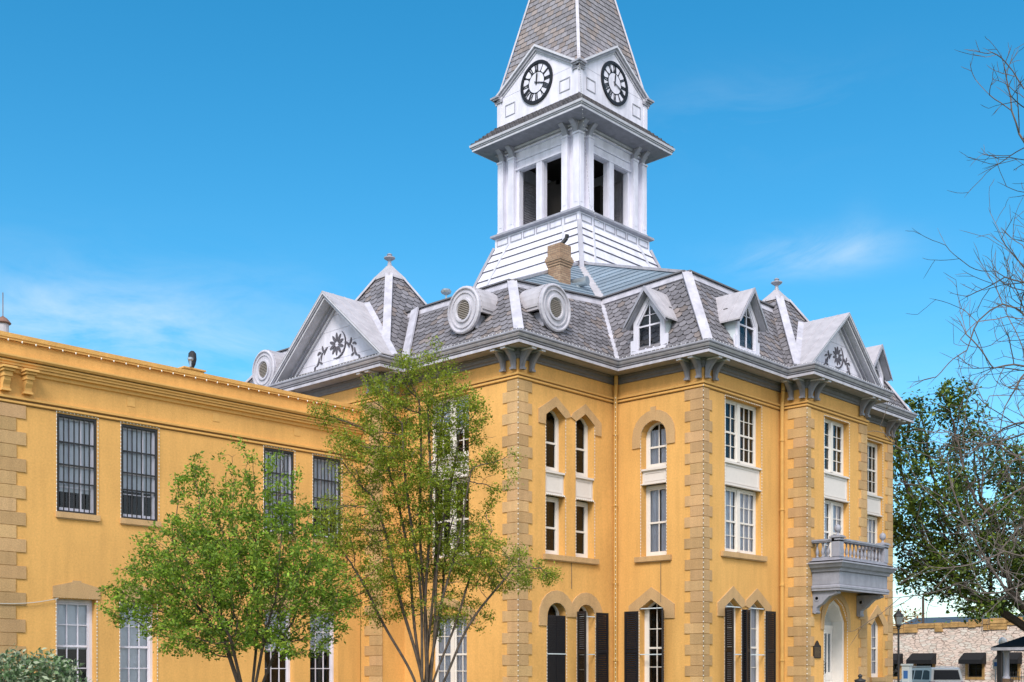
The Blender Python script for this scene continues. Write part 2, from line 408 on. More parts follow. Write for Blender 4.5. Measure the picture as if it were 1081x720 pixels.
def lerp(a, b_, t): return tuple(a[i] + (b_[i] - a[i]) * t for i in range(3))
def shingles(b, bl, br, tr, tl, course=.225, w=.30, lift=.028, hexcut=.08, tones=(.72, 1.25), brown=.14, out=None, rnd=random):
    """individually modelled shingles over a four-sided slope, each with its own tone"""
    bl, br, tr, tl = (Vector(p) for p in (bl, br, tr, tl))
    nrm = (br - bl).cross(tl - bl)
    if nrm.length < 1e-6: nrm = (br - bl).cross(tr - bl)
    nrm.normalize()
    if out is not None and nrm.dot(Vector(out)) < 0: nrm = -nrm
    L = (((tl + tr) / 2) - ((bl + br) / 2)).length
    rows = max(1, int(round(L / course))); U = (br - bl).normalized()
    mid0 = (bl + br) / 2; updir = (((tl + tr) / 2) - mid0)
    up = (updir - U * updir.dot(U)).normalized()
    H = (tl - bl).dot(up); bl_h = 0.
    for r in range(rows):
        t0 = r / rows; t1 = min(1., (r + 1.25) / rows)
        a0 = bl.lerp(tl, t0); c0 = br.lerp(tr, t0); width = (c0 - a0).length
        a1 = bl.lerp(tl, t1); c1 = br.lerp(tr, t1)
        s0 = (a0 - bl).dot(U); e0 = (c0 - bl).dot(U); s1 = (a1 - bl).dot(U); e1 = (c1 - bl).dot(U)
        h0 = (a0 - bl).dot(up); h1 = (a1 - bl).dot(up)
        off = (r % 2) * .5 * w
        k0 = int(math.floor((min(s0, s1) - off) / w)); k1 = int(math.ceil((max(e0, e1) - off) / w))
        for k in range(k0, k1):
            x0 = off + k * w + .006; x1 = x0 + w - .012
            lo, hi = max(x0, s0), min(x1, e0)
            if hi - lo < .02: continue
            loT, hiT = min(max(x0, s1), e1), max(min(x1, e1), s1)
            if hiT < loT: hiT = loT
            hc = hexcut + rnd.uniform(-.01, .01); q = (hi - lo) * .25; j = rnd.uniform(-.008, .008)
            def P(x, h, l):
                t = (h + j - bl_h) / H if H else 0; A0 = bl.lerp(tl, t); C0 = br.lerp(tr, t)
                sa_ = (A0 - bl).dot(U); sc_ = (C0 - bl).dot(U)
                f = (x - sa_) / (sc_ - sa_) if abs(sc_ - sa_) > 1e-4 else .5
                return tuple(A0 + (C0 - A0) * max(-.02, min(1.02, f)) + nrm * l)
            pts = [P(lo, h0 + hc, lift), P(lo + q, h0, lift + .004), P(hi - q, h0, lift + .004), P(hi, h0 + hc, lift), P(hiT, h1, .002), P(loT, h1, .002)]
            g = rnd.uniform(*tones); br_ = rnd.random()
            tone = (g * 1.12, g * 1.0, g * .9) if br_ < brown else (g, g, g * 1.03)
            b.poly(pts, 0, tone)
            b.poly([P(lo, h0 + hc, 0), P(lo + q, h0, 0), pts[1], pts[0]], 0, (g * .8,) * 3)
            b.poly([P(lo + q, h0, 0), P(hi - q, h0, 0), pts[2], pts[1]], 0, (g * .8,) * 3)
            b.poly([P(hi - q, h0, 0), P(hi, h0 + hc, 0), pts[3], pts[2]], 0, (g * .8,) * 3)

def courses(b, bl, br, tr, tl, n, lift=.03, mi=0, out=None, tone=None):
    """overlapping horizontal boards or sheets, each leaning out at its lower edge"""
    bl, br, tr, tl = (Vector(p) for p in (bl, br, tr, tl))
    nrm = (br - bl).cross(tl - bl)
    if nrm.length < 1e-6: nrm = (br - bl).cross(tr - bl)
    nrm.normalize()
    if out is not None and nrm.dot(Vector(out)) < 0: nrm = -nrm
    for i in range(n):
        a, c = bl.lerp(tl, i / n), br.lerp(tr, i / n); d, e = bl.lerp(tl, (i + 1) / n), br.lerp(tr, (i + 1) / n)
        tn = None
        if tone: g = random.uniform(*tone); tn = (g, g, g)
        b.poly([tuple(a + nrm * lift), tuple(c + nrm * lift), tuple(e), tuple(d)], mi, tn)
        b.poly([tuple(a), tuple(c), tuple(c + nrm * lift), tuple(a + nrm * lift)], mi, tn)

def board(b, p0, p1, wid, thick, nrm, mi=0):
    """flat board from p0 to p1, lying on the side its normal points to"""
    p0 = Vector(p0); p1 = Vector(p1); d = (p1 - p0).normalized(); n = Vector(nrm); n = (n - d * n.dot(d)).normalized(); s = d.cross(n) * wid / 2
    A = [p0 - s, p0 + s, p0 + s + n * thick, p0 - s + n * thick]; C = [p1 - s, p1 + s, p1 + s + n * thick, p1 - s + n * thick]
    b.solid([tuple(x) for x in A], [tuple(x) for x in C], mi)

def bulbs(label, pts, group='strings of clear bulbs', sp=.15, r=.02, wire=.005, cat='string lights', wm='wire', parent=None, closed=False):
    b = B(); P = [Vector(p) for p in pts]
    b.path([tuple(p) for p in P], wire, 3, 0)
    dist = 0.
    for a, c in zip(P, P[1:]):
        L = (c - a).length; k = -dist % sp
        while k < L:
            p = a.lerp(c, k / L); q = [(r, 0, 0), (-r, 0, 0), (0, r, 0), (0, -r, 0), (0, 0, r * 1.3), (0, 0, -r * 1.3)]
            b.add([tuple(p + Vector(x)) for x in q], [(0, 2, 4), (2, 1, 4), (1, 3, 4), (3, 0, 4), (2, 0, 5), (1, 2, 5), (3, 1, 5), (0, 3, 5)], 1)
            k += sp
        dist += L
    o = b.make('string_light', [M[wm], M['bulb']], loc=tuple(P[0]), recalc=False)
    return tag(o, label, cat, group)
SKYP = dict(air=1., dust=.9, ozone=2.5, hue=.483, sat=1.4, val=1., wisp=(4.4,4.9,5.1), cloud=(8.3,8.2,8.4), str=.093, sun=1.5, ang=20, exp=1.15)
# ================================================================== COURTHOUSE
CRT = thing('courthouse', 'yellow stucco courthouse with tan quoins, slate mansard roof and tall white clock tower', 'courthouse', (30.24, 20.39, 0))
CX, CY = 36.83, 31.2
P = [(30.24, 20.39), (34.8, 20.39), (34.8, 19.43), (39.0, 19.43), (39.0, 20.39), (43.05, 20.39), (43.05, 23.81), (48.05, 23.81),
     (48.05, 28.85), (49.0, 28.85), (49.0, 33.55), (48.05, 33.55), (48.05, 38.6), (43.05, 38.6), (43.05, 42.0), (30.24, 42.0),
     (30.24, 38.6), (25.61, 38.6), (25.61, 33.55), (24.65, 33.55), (24.65, 28.85), (25.61, 28.85), (25.61, 23.81), (30.24, 23.81)]
ZT = 11.08
def rect(a, b_, z0=0., z1=ZT): return [(a, z0), (b_, z0), (b_, z1), (a, z1)]
def op(uc, w, z0, zs, rise=0., kind='flat'): return opening(uc, w, z0, zs, rise, kind)
wb = B()
# front wing (facing -Y, x 30.24 .. 34.8)
U1, U2, U3, V1, V2, VP = FU(23.81), FU(20.39), FU(19.43), FV(25.61), FV(30.24), FV(24.65)
hU2 = [op(32.5, 2.15, 5.33, 10.2), op(31.88, .95, .95, 3.6, .3, 'gothic'), op(33.29, .95, .95, 3.6, .3, 'gothic')]
wall(wb, U2, rect(30.24, 34.8), hU2)
hW = [op(41.16, 2.15, 5.33, 10.2), op(40.4, .95, 1.35, 3.3, .45, 'gothic'), op(41.8, .95, 1.35, 3.3, .45, 'gothic')]
wall(wb, U2, rect(39.0, 43.05), hW)
hU3 = [op(36.83, 1.75, 5.3, 10.15), op(36.75, 1.62, .6, 3.28, .78, 'shoulder')]
wall(wb, U3, rect(34.8, 39.0), hU3, depth=.5)
hU1 = [op(27.3, .91, 5.15, 9.4, .3, 'shoulder'), op(28.72, .91, 5.15, 9.4, .3, 'shoulder'),
       op(27.35, .9, .95, 3.27, .42, 'round'), op(28.76, .9, .95, 3.27, .42, 'round')]
wall(wb, U1, rect(25.61, 30.24), hU1)
hV2 = [op(-22.25, .98, 5.22, 9.05, .45, 'round'), op(-22.33, .95, .95, 3.56, .3, 'gothic')]
wall(wb, V2, rect(-23.81, -20.39), hV2)
wall(wb, FV(34.8), rect(-20.39, -19.43), [])
hV1 = [op(-26.8, 1.85, 5.15, 10.2), op(-26.78, 1.63, .95, 3.35)]
wall(wb, V1, rect(-28.85, -23.81), hV1)
wall(wb, FU(28.85), rect(24.65, 25.61), [])
hVP = [op(-30.75, 1.5, 8.9, 10.2)]
wall(wb, VP, rect(-33.55, -28.85), hVP)
# the remaining outer walls
for i in range(len(P)):
    a, c = P[i], P[(i + 1) % len(P)]
    key = (a, c)
    done = [((30.24, 20.39), (34.8, 20.39)), ((34.8, 19.43), (39.0, 19.43)), ((39.0, 20.39), (43.05, 20.39)), ((24.65, 33.55), (24.65, 28.85)),
            ((24.65, 28.85), (25.61, 28.85)), ((25.61, 28.85), (25.61, 23.81)), ((25.61, 23.81), (30.24, 23.81)), ((30.24, 23.81), (30.24, 20.39)), ((34.8, 20.39), (34.8, 19.43))]
    if key in done: continue
    wb.poly([(a[0], a[1], 0), (c[0], c[1], 0), (c[0], c[1], ZT), (a[0], a[1], ZT)])
wb.make('wall', M['stucco'], CRT, recalc=False)
# dark floors inside so that rooms do not see each other
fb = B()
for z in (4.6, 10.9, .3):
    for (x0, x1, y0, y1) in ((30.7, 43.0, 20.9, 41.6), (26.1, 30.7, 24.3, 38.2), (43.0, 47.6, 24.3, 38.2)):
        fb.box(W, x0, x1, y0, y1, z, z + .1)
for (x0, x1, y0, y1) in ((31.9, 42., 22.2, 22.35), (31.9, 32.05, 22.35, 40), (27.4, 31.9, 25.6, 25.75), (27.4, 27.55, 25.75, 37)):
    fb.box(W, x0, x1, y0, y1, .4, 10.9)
fb.make('dark_room_backing', M['dark'], CRT)  # near-black colour stands in for the dark of unlit rooms

# string course, frieze, cornice
b = B(); sweep(b, P, [(0.004, 10.27), (.05, 10.29), (.05, 10.345), (.025, 10.35), (.025, 10.375), (.075, 10.385), (.085, 10.44), (.004, 10.47)])
sweep(b, P, [(.003, 10.248), (.008, 10.248), (.008, 10.268), (.003, 10.268)], 1); sweep(b, P, [(.02, 10.352), (.04, 10.352), (.04, 10.376), (.02, 10.376)], 1)
b.make('string_course', [M['stucco_trim'], M['groove']], CRT)
b = B(); sweep(b, P, [(.003, 10.86), (.05, 10.87), (.05, 10.93), (.09, 10.96), (.09, 11.06), (.14, 11.08), (.14, 11.12), (.003, 11.12)])
b.make('frieze', M['dgrey'], CRT)
b = B(); sweep(b, P, [(-.05, 11.125), (.50, 11.125), (.50, 11.14), (.55, 11.14), (.55, 11.15), (-.05, 11.16)], 0)
b.make('soffit', M['grey'], CRT)
b = B()
sweep(b, P, [(.551, 11.12), (.61, 11.12), (.61, 11.205), (.551, 11.205)], 0)
sweep(b, P, [(.50, 11.207), (.57, 11.207), (.57, 11.235), (.50, 11.235)], 2)
sweep(b, P, [(.50, 11.237), (.62, 11.237), (.635, 11.27), (.50, 11.272)], 1)
sweep(b, P, [(.50, 11.274), (.585, 11.274), (.585, 11.30), (.50, 11.30)], 2)
sweep(b, P, [(.50, 11.302), (.64, 11.302), (.675, 11.35), (.69, 11.375), (.50, 11.378)], 0)
sweep(b, P, [(.50, 11.38), (.64, 11.38), (.64, 11.40), (.50, 11.40)], 2)
sweep(b, P, [(.50, 11.402), (.69, 11.402), (.705, 11.43), (.70, 11.47), (.64, 11.475), (.60, 11.45), (.50, 11.45)], 1)
b.make('cornice', [M['trim'], M['grey'], M['dgrey']], CRT)
b = B(); sweep(b, P, [(.62, 11.452), (.42, 11.52), (.42, 11.40), (.60, 11.43)]); b.make('gutter', M['dgrey'], CRT)

# brackets
def bracket(F, u, z1=11.12, h=.56, dep=.46, wd=.15, par=None, m='bracket'):
    b = B(); pr = [(0, 0)]
    n = 9
    for i in range(n + 1):
        t = i / n; z = -h * (1 - t); d = .07 + (dep - .07) * (t ** 2.2)
        pr.append((d, z))
    prof = [(.0, -h)] + pr[1:] + [(dep, 0), (0, 0)]
    A = [F(u - wd / 2, .052 + d, z1 + z) for d, z in prof]; C = [F(u + wd / 2, .052 + d, z1 + z) for d, z in prof]
    b.solid(A, C, 0)
    # raised fillet on the face and the foot roll
    pr2 = [(d + .018, z) for d, z in pr[1:]]; pr3 = [(d, z) for d, z in pr[1:]]
    b.solid([F(u - wd * .28, .052 + d, z1 + z) for d, z in pr2 + pr3[::-1]], [F(u + wd * .28, .052 + d, z1 + z) for d, z in pr2 + pr3[::-1]], 0)
    b.box(F, u - wd * .55, u + wd * .55, .052, .052 + .12, z1 - h - .03, z1 - h + .04, 0)
    b.box(F, u - wd * .6, u + wd * .6, .052, .052 + dep + .05, z1 - .055, z1 - .004, 1)
    return b.make('bracket', [M[m], M['lgrey']], par or CRT)
def corner_brackets(x, y, su=1, sv=1):
    # x,y corner; su: direction of the face along X, sv: along Y
    FUx = FU(y); FVx = FV(x)
    for o in (.10, .52): bracket(FUx, x + su * o)
    if sv:
        for o in (.10, .52): bracket(FVx, -(y + sv * o))
corner_brackets(30.24, 20.39); corner_brackets(25.61, 23.81); corner_brackets(34.8, 19.43); corner_brackets(24.65, 28.85)
corner_brackets(39.0, 19.43, -1, 0); corner_brackets(43.05, 20.39, -1, 0)
for o in (.1, .52): bracket(FV(24.65), -(33.55 - o))

# quoins
def quoins(x, y, du, dv, lu=(.30, .46), lv=(.67, .46), ztop=10.25, h=.327, n=32, par=None, ph=0, name='quoin', m='quoin'):
    b = B(); e = .028
    for k in range(n):
        z1 = ztop - k * h; z0 = z1 - h + .014
        if z0 < 0: break
        a = (k + ph) % 2
        r = lambda: random.uniform(-.012, .012); g_ = random.uniform(.84, 1.14); tn = (g_, g_ * random.uniform(.97, 1.02), g_ * random.uniform(.93, 1.03))
        if du:
            xa, xb = sorted((x - du * e, x + du * (lu[a] + r()))); b.box(W, xa, xb, y - e, y - .0005, z0, z1, 0, tn)
        if dv:
            ya, yb = sorted((y - (.0005 if du else e) * 1.0, y + dv * (lv[a] + r()))); b.box(W, x - e, x - .0005, ya, yb, z0, z1, 0, tn)
    return b.make(name, M[m], par or CRT)
quoins(30.24, 20.39, 1, 1); quoins(25.61, 23.81, 1, 1, (.43, .60), (.61, .41), ph=1); quoins(34.8, 19.43, 1, 1, (.25, .47), (.68, .46))
quoins(24.65, 28.85, 0, 1, (.3, .46), (.85, .6)); quoins(39.0, 19.43, -1, 0, (.6, .42)); quoins(43.05, 20.39, -1, 0, (.62, .4), ph=1)

# windows ------------------------------------------------------------
def sill(F, u0, u1, z, par, h=.16, d=.10, m='quoin', name='sill'):
    b = B(); b.box(F, u0, u1, .001, d, z - h, z); b.box(F, u0 + .03, u1 - .03, .001, d - .03, z - h - .03, z - h)
    return b.make(name, M[m], par)
def spandrel(F, uc, w, z0, z1, par, rec=.06):
    b = B(); a = w / 2 - .004
    b.box(F, uc - a, uc + a, -rec - .08, -rec, z0, z1)
    b.box(F, uc - a, uc + a, -rec, -rec + .06, z0, z0 + .045); b.box(F, uc - a, uc + a, -rec, -rec + .07, z1 - .06, z1)
    ia = a - .09
    for u0, u1, za, zb in ((uc - ia, uc + ia, z1 - .15, z1 - .12), (uc - ia, uc + ia, z0 + .1, z0 + .13), (uc - ia, uc - ia + .03, z0 + .13, z1 - .15), (uc + ia - .03, uc + ia, z0 + .13, z1 - .15)):
        b.box(F, u0, u1, -rec, -rec + .015, za, zb)
    return b.make('spandrel_panel', M['panel'], par)
PR = 'pair'
# front wing
w1 = window(U2, CRT, 32.5, 2.15, 8.2, 10.2, lights=2, nx=2, ny=1, rec=.2); spandrel(U2, 32.5, 2.15, 7.44, 8.19, CRT)
w1 = window(U2, CRT, 32.5, 2.15, 5.33, 7.43, lights=2, nx=2, ny=1, rec=.2, curtain=(PR, .02, .98)); sill(U2, 31.2, 33.8, 5.33, CRT)
for u in (31.88, 33.29): window(U2, CRT, u, .95, .95, 3.6, .3, 'gothic', nx=1, ny=1, rec=.2, curtain=(PR, .0, 1.))
window(U2, CRT, 41.16, 2.15, 8.2, 10.2, lights=2, nx=2, ny=1, rec=.2); spandrel(U2, 41.16, 2.15, 7.44, 8.19, CRT)
window(U2, CRT, 41.16, 2.15, 5.33, 7.43, lights=2, nx=2, ny=1, rec=.2, curtain=(PR, .02, .98)); sill(U2, 39.9, 42.4, 5.33, CRT)
for u in (40.4, 41.8): window(U2, CRT, u, .95, 1.35, 3.3, .45, 'gothic', nx=1, ny=1, rec=.2, curtain=(PR, .0, 1.)); sill(U2, u - .6, u + .6, 1.35, CRT)
window(U3, CRT, 36.83, 1.75, 8.3, 10.15, lights=2, nx=1, ny=1, rec=.2); spandrel(U3, 36.83, 1.75, 7.41, 8.29, CRT)
window(U3, CRT, 36.83, 1.75, 5.3, 7.4, lights=2, nx=1, ny=1, rec=.2, curtain=(PR, .02, .98))
for u in (27.3, 28.72):
    window(U1, CRT, u, .91, 7.72, 9.4, .3, 'shoulder', nx=0, ny=0, rec=.26, fw=.1); spandrel(U1, u, .91, 6.98, 7.71, CRT)
    window(U1, CRT, u, .91, 5.15, 6.97, nx=0, ny=0, rec=.26, fw=.1)
sill(U1, 26.72, 29.32, 5.15, CRT)
window(U1, CRT, 28.76, .9, .95, 3.27, .42, 'round', nx=0, ny=1, rec=.26, curtain=(PR, .5, 1.))
window(U1, CRT, 27.35, .9, .95, 3.27, .42, 'round', nx=0, ny=1, rec=.26)
window(V2, CRT, -22.25, .98, 8.02, 9.05, .45, 'round', nx=1, ny=0, rec=.26, fw=.1, rail=.55, curtain=(PR, .0, 1.)); spandrel(V2, -22.25, .98, 7.51, 8.01, CRT)
window(V2, CRT, -22.25, .98, 5.22, 7.5, nx=1, ny=0, rec=.26, fw=.1, curtain=(PR, .0, 1.)); sill(V2, -22.95, -21.55, 5.22, CRT)
window(V2, CRT, -22.33, .95, .95, 3.56, .3, 'gothic', nx=1, ny=1, rec=.26, fw=.12)
window(V1, CRT, -26.8, 1.85, 8.3, 10.2, lights=2, nx=1, ny=1, rec=.2, curtain=(PR, .4, 1.)); spandrel(V1, -26.8, 1.85, 7.61, 8.29, CRT)
window(V1, CRT, -26.8, 1.85, 5.15, 7.6, lights=2, nx=1, ny=1, rec=.2); sill(V1, -27.9, -25.7, 5.15, CRT)
window(V1, CRT, -26.78, 1.63, .95, 3.35, lights=2, nx=1, ny=1, rec=.2, curtain=(PR, 0, 1.))
window(VP, CRT, -30.75, 1.5, 8.9, 10.2, lights=2, nx=1, ny=0, rec=.15)

# hoods over the windows
CL[0] = .71
for F, cs, w, zs, rs, kd, t, ear in ((U1, (27.3, 28.72), .91, 9.4, .3, 'gothic', .34, .3), (U1, (27.35, 28.76), .9, 3.27, .42, 'round', .38, .3), (U2, (31.88, 33.29), .95, 3.6, .3, 'gothic', .40, .3), (U2, (40.4, 41.8), .95, 3.3, .45, 'gothic', .36, .3)):
    for i, u in enumerate(cs):
        b = B(); CL[0] = (cs[1] - cs[0]) / 2 - .0015; hood(b, F, u, w, zs, rs, kd, t, ear, clampu='r' if i == 0 else 'l'); b.make('window_hood', M['quoin'], CRT)
b = B(); hood(b, V2, -22.25, .98, 9.05, .45, 'round', .34, .35, key=True); b.make('window_hood', M['quoin'], CRT)
b = B(); hood(b, V2, -22.33, .95, 3.56, .3, 'gothic', .42, .32); b.make('window_hood', M['quoin'], CRT)
b = B(); hood(b, V1, -26.78, 1.63, 3.35, .25, 'gothic', .38, .3); b.make('window_hood', M['quoin'], CRT)
b = B(); hood(b, U3, 36.75, 1.62, 3.28, .78, 'round', .22, .3); b.make('door_hood', M['quoin'], CRT)

# shutters
def shutter(F, u, z0, z1, w, ang, side):
    """hinged at u; side +1 opens to the right; ang from the wall plane"""
    b = B(); c, s_ = math.cos(ang), math.sin(ang)
    def G(uu, d, z): return F(u + side * (uu * c) + side * 0 + (d * s_ * -side), .035 + uu * s_ + d * c, z)
    G2 = lambda uu, d, z: G(uu, d, z)
    b.box(G2, 0, .07, 0, .04, z0, z1); b.box(G2, w - .07, w, 0, .04, z0, z1)
    for za in (z0, (z0 + z1) / 2 - .05, z1 - .09): b.box(G2, .07, w - .07, 0, .04, za, za + .09)
    n = int((z1 - z0) / .07)
    for i in range(n):
        z = z0 + .09 + i * (z1 - z0 - .18) / n
        b.add([G2(.07, .004, z + .05), G2(w - .07, .004, z + .05), G2(w - .07, .032, z), G2(.07, .032, z), G2(.07, .008, z + .056), G2(w - .07, .008, z + .056), G2(w - .07, .038, z + .006), G2(.07, .038, z + .006)],
              [(0, 1, 2, 3), (7, 6, 5, 4), (0, 4, 5, 1), (1, 5, 6, 2), (2, 6, 7, 3), (3, 7, 4, 0)])
    return b.make('shutter', M['black'], CRT)
shutter(U1, 28.76 + .47, .95, 3.45, .56, .05, 1); shutter(U1, 28.76 - .47, .95, 3.45, .45, R(75), -1)
shutter(V2, -22.33 - .5, .95, 3.5, .52, .05, -1); shutter(V2, -22.33 + .5, .95, 3.5, .5, R(58), 1)
shutter(U2, 31.88 - .5, .95, 3.55, .5, R(62), -1); shutter(U2, 31.88 + .49, .95, 3.55, .41, .03, 1)
shutter(U2, 33.29 - .49, .95, 3.55, .40, R(16), -1); shutter(U2, 33.29 + .5, .95, 3.55, .54, .05, 1)
# closed pair in the leftmost arched window
b = B()
for s0, s1 in ((27.35 - .44, 27.345), (27.355, 27.35 + .44)):
    b.box(U1, s0, s1, -.05, -.01, .95, 3.3)
for s0, s1 in ((27.35 - .40, 27.33), (27.37, 27.35 + .40)):
    for i in range(32):
        z = 1.02 + i * .071; b.box(U1, s0, s1, -.01, .003, z, z + .035)
b.make('shutter', M['black'], CRT)['label'] = 'closed shutter'
for F, u, w, zr in ((U1, 28.76, .9, 2.1), (V2, -22.33, .95, 2.1), (U2, 31.88, .95, 2.1), (U2, 33.29, .95, 2.1), (U1, 27.35, .9, 2.1), (U1, 28.76, .9, 3.3), (V2, -22.33, .95, 3.56), (U2, 31.88, .95, 3.6), (U2, 33.29, .95, 3.6)):
    b = B(); b.box(F, u - w / 2 + .01, u + w / 2 - .01, -.03, .01, zr, zr + .03); b.make('stay_bar', M['bluew'], CRT)

# downpipes
for x, y, nm in ((30.24, 23.81, 0), (34.8, 20.39, 1)):
    b = B(); px_, py_ = x - .13, y - .13
    b.path([(px_ - .1, py_ - .1, 11.1), (px_ - .1, py_ - .1, 10.85), (px_, py_, 10.5), (px_, py_, 0)], .065, 10)
    for z in (1.9, 4.4, 6.9, 9.2): b.lathe((px_, py_, z), [(.066, 0), (.085, .01), (.085, .07), (.066, .08)], 10)
    b.make('downpipe', M['copper'], CRT)

# door ---------------------------------------------------------------
b = B(); F = U3; uc = 36.75
# arched frame with panelled linings
H = opening(uc, 1.60, .6, 3.28, .76, 'shoulder'); I = opening(uc, 1.36, .62, 3.28, .62, 'shoulder')
b.strip(F, I, H, -.56, -.10, closed=True)
b.box(F, uc - .68, uc + .68, -.54, -.46, 3.02, 3.16)
b.make('door_frame', M['win'], CRT)
b = B()
for x0, x1 in ((uc - .675, uc - .005), (uc + .005, uc + .675)):
    b.box(F, x0, x0 + .12, -.53, -.48, .62, 3.02); b.box(F, x1 - .12, x1, -.53, -.48, .62, 3.02)
    b.box(F, x0 + .12, x1 - .12, -.53, -.48, .62, 1.55); b.box(F, x0 + .12, x1 - .12, -.53, -.48, 2.88, 3.02)
    m_ = (x0 + x1) / 2; b.box(F, m_ - .04, m_ + .04, -.53, -.48, 1.55, 2.88)
    for a, c in ((x0 + .15, m_ - .03), (m_ + .03, x1 - .15)): b.box(F, a, c, -.48, -.465, .8, 1.2); b.box(F, a, c, -.48, -.465, 1.28, 1.46)
dr = b.make('door', M['win'], CRT)
b = B()
for x0, x1 in ((uc - .675, uc - .005), (uc + .005, uc + .675)): b.box(F, x0 + .12, x1 - .12, -.515, -.505, 1.55, 2.88)
b.poly([F(u, -.5, z) for u, z in [(uc - .66, 3.16), (uc - .66, 3.28), (uc - .36, 3.72), (uc, 3.88), (uc + .36, 3.72), (uc + .66, 3.28), (uc + .66, 3.16)]])
b.make('pane', M['glass'], dr)
b = B()
for s in (-1, 1):
    b.box(F, uc + s * .07 - .02, uc + s * .07 + .02, -.48, -.46, 1.45, 1.95)
    b.tube(F(uc + s * .07, -.41, 1.5), F(uc + s * .07, -.41, 1.88), .016, None, 6); b.tube(F(uc + s * .07, -.47, 1.55), F(uc + s * .07, -.41, 1.55), .012, None, 6); b.tube(F(uc + s * .07, -.47, 1.83), F(uc + s * .07, -.41, 1.83), .012, None, 6)
b.make('handle', M['iron'], dr)
b = B()
for k in range(4): b.box(W, 35.4 - k * .3, 38.1 + k * .3, 17.9 - k * .34 + .0, 19.40, 0 + (.45 - .15 * k), .6 - .15 * k)
b.make('front_steps', M['concrete'], CRT)

# balcony ------------------------------------------------------------
BX0, BX1, BY = 35.1, 38.55, 18.42
BP = [(BX0, 19.395), (BX0, BY), (BX1, BY), (BX1, 19.395)]
def bsweep(b, prof, mi=0):
    """moulding round the three open sides of the balcony"""
    pts = []
    for o, z in prof:
        pts.append([(BX0 - o, 19.395, z), (BX0 - o, BY - o, z), (BX1 + o, BY - o, z), (BX1 + o, 19.395, z)])
    n = len(pts)
    vs = [p for r in pts for p in r]; fs = []
    for j in range(n):
        k = (j + 1) % n
        for i in range(3): fs.append((j * 4 + i, j * 4 + i + 1, k * 4 + i + 1, k * 4 + i))
    fs.append(tuple(j * 4 for j in range(n))); fs.append(tuple(j * 4 + 3 for j in range(n))[::-1])
    b.add(vs, fs, mi)
b = B()
b.box(W, BX0 + .03, BX1 - .03, BY + .03, 19.395, 4.3, 5.18)
bsweep(b, [(-.05, 4.22), (.03, 4.22), (.03, 4.28), (.05, 4.30), (.05, 4.36), (.0, 4.41), (-.05, 4.41)])
bsweep(b, [(-.05, 4.42), (-.005, 4.42), (-.005, 4.83), (-.05, 4.83)])
bsweep(b, [(-.05, 4.84), (.05, 4.84), (.07, 4.93), (.16, 4.97), (.22, 5.08), (.26, 5.09), (.26, 5.14), (-.05, 5.17)])
bsweep(b, [(-.05, 5.185), (.20, 5.185), (.06, 5.22), (-.0, 5.24), (-.0, 5.31), (-.2, 5.31), (-.2, 5.185)])
bal = b.make('balcony', M['balc'], CRT)
b = B()
for (x0, x1, y0, y1) in ((BX0, BX1, BY, BY + .2), (BX0, BX0 + .2, BY + .2, 19.395), (BX1 - .2, BX1, BY + .2, 19.395)):
    b.box(W, x0 - .02, x1 + .02, y0 - .02, y1 + .02 if y1 < 19 else y1, 5.80, 5.84); b.box(W, x0 - .045, x1 + .045, y0 - .045, y1 + .045 if y1 < 19 else y1, 5.842, 5.9)
b.make('handrail', M['balc'], bal)
for x, y in ((BX0 + .12, BY + .12), (BX1 - .12, BY + .12)):
    b = B(); b.box(W, x - .14, x + .14, y - .14, y + .14, 5.315, 5.92); b.box(W, x - .105, x + .105, y - .145, y - .14, 5.4, 5.74)
    b.box(W, x - .2, x + .2, y - .2, y + .2, 5.922, 5.965); b.box(W, x - .16, x + .16, y - .16, y + .16, 5.967, 6.0)
    b.make('newel', M['balc'], bal)
    b = B(); b.lathe((x, y, 6.0), [(.10, 0), (.05, .03), (.035, .08), (.04, .1), (.08, .13), (.105, .18), (.11, .23), (.1, .29), (.07, .33), (.02, .36), (.001, .37)], 14)
    b.make('ball_finial', M['balc'], bal, smooth=True)
bp_ = [(.05, 0), (.05, .04), (.025, .06), (.04, .10), (.055, .16), (.05, .22), (.03, .30), (.022, .38), (.035, .41), (.025, .43), (.05, .45), (.05, .485)]
for i in range(11):
    x = BX0 + .42 + i * (BX1 - BX0 - .84) / 10; b = B(); b.lathe((x, BY + .1, 5.315), bp_, 10); b.make('baluster', M['balc'], bal, smooth=True)
for xx in (BX0 + .1, BX1 - .1):
    for i in range(3): b = B(); b.lathe((xx, BY + .44 + i * .2, 5.315), bp_, 10); b.make('baluster', M['balc'], bal, smooth=True)
for xx in (BX0 + .18, BX1 - .18):
    b = B(); pr = [(0, 3.5), (.10, 3.5), (.14, 3.58), (.15, 3.68), (.22, 3.74), (.34, 3.80), (.46, 3.92), (.60, 4.04), (.78, 4.08), (.84, 4.12), (.84, 4.215), (0, 4.215)]
    G = FU(19.42); b.solid([G(xx - .11, d, z) for d, z in pr], [G(xx + .11, d, z) for d, z in pr])
    for sx in (-.112, .112):
        for rr in (.10, .055): b.lathe(G(xx + sx, .16, 3.98), [(rr, -.012), (rr, .012), (rr - .02, .014)], 16, axis=(1, 0, 0))
    b.tube(G(xx - .13, .84, 4.16), G(xx + .13, .84, 4.16), .055, None, 10); b.tube(G(xx - .13, .10, 3.53), G(xx + .13, .10, 3.53), .06, None, 10)
    b.make('scroll_bracket', M['balc'], bal)

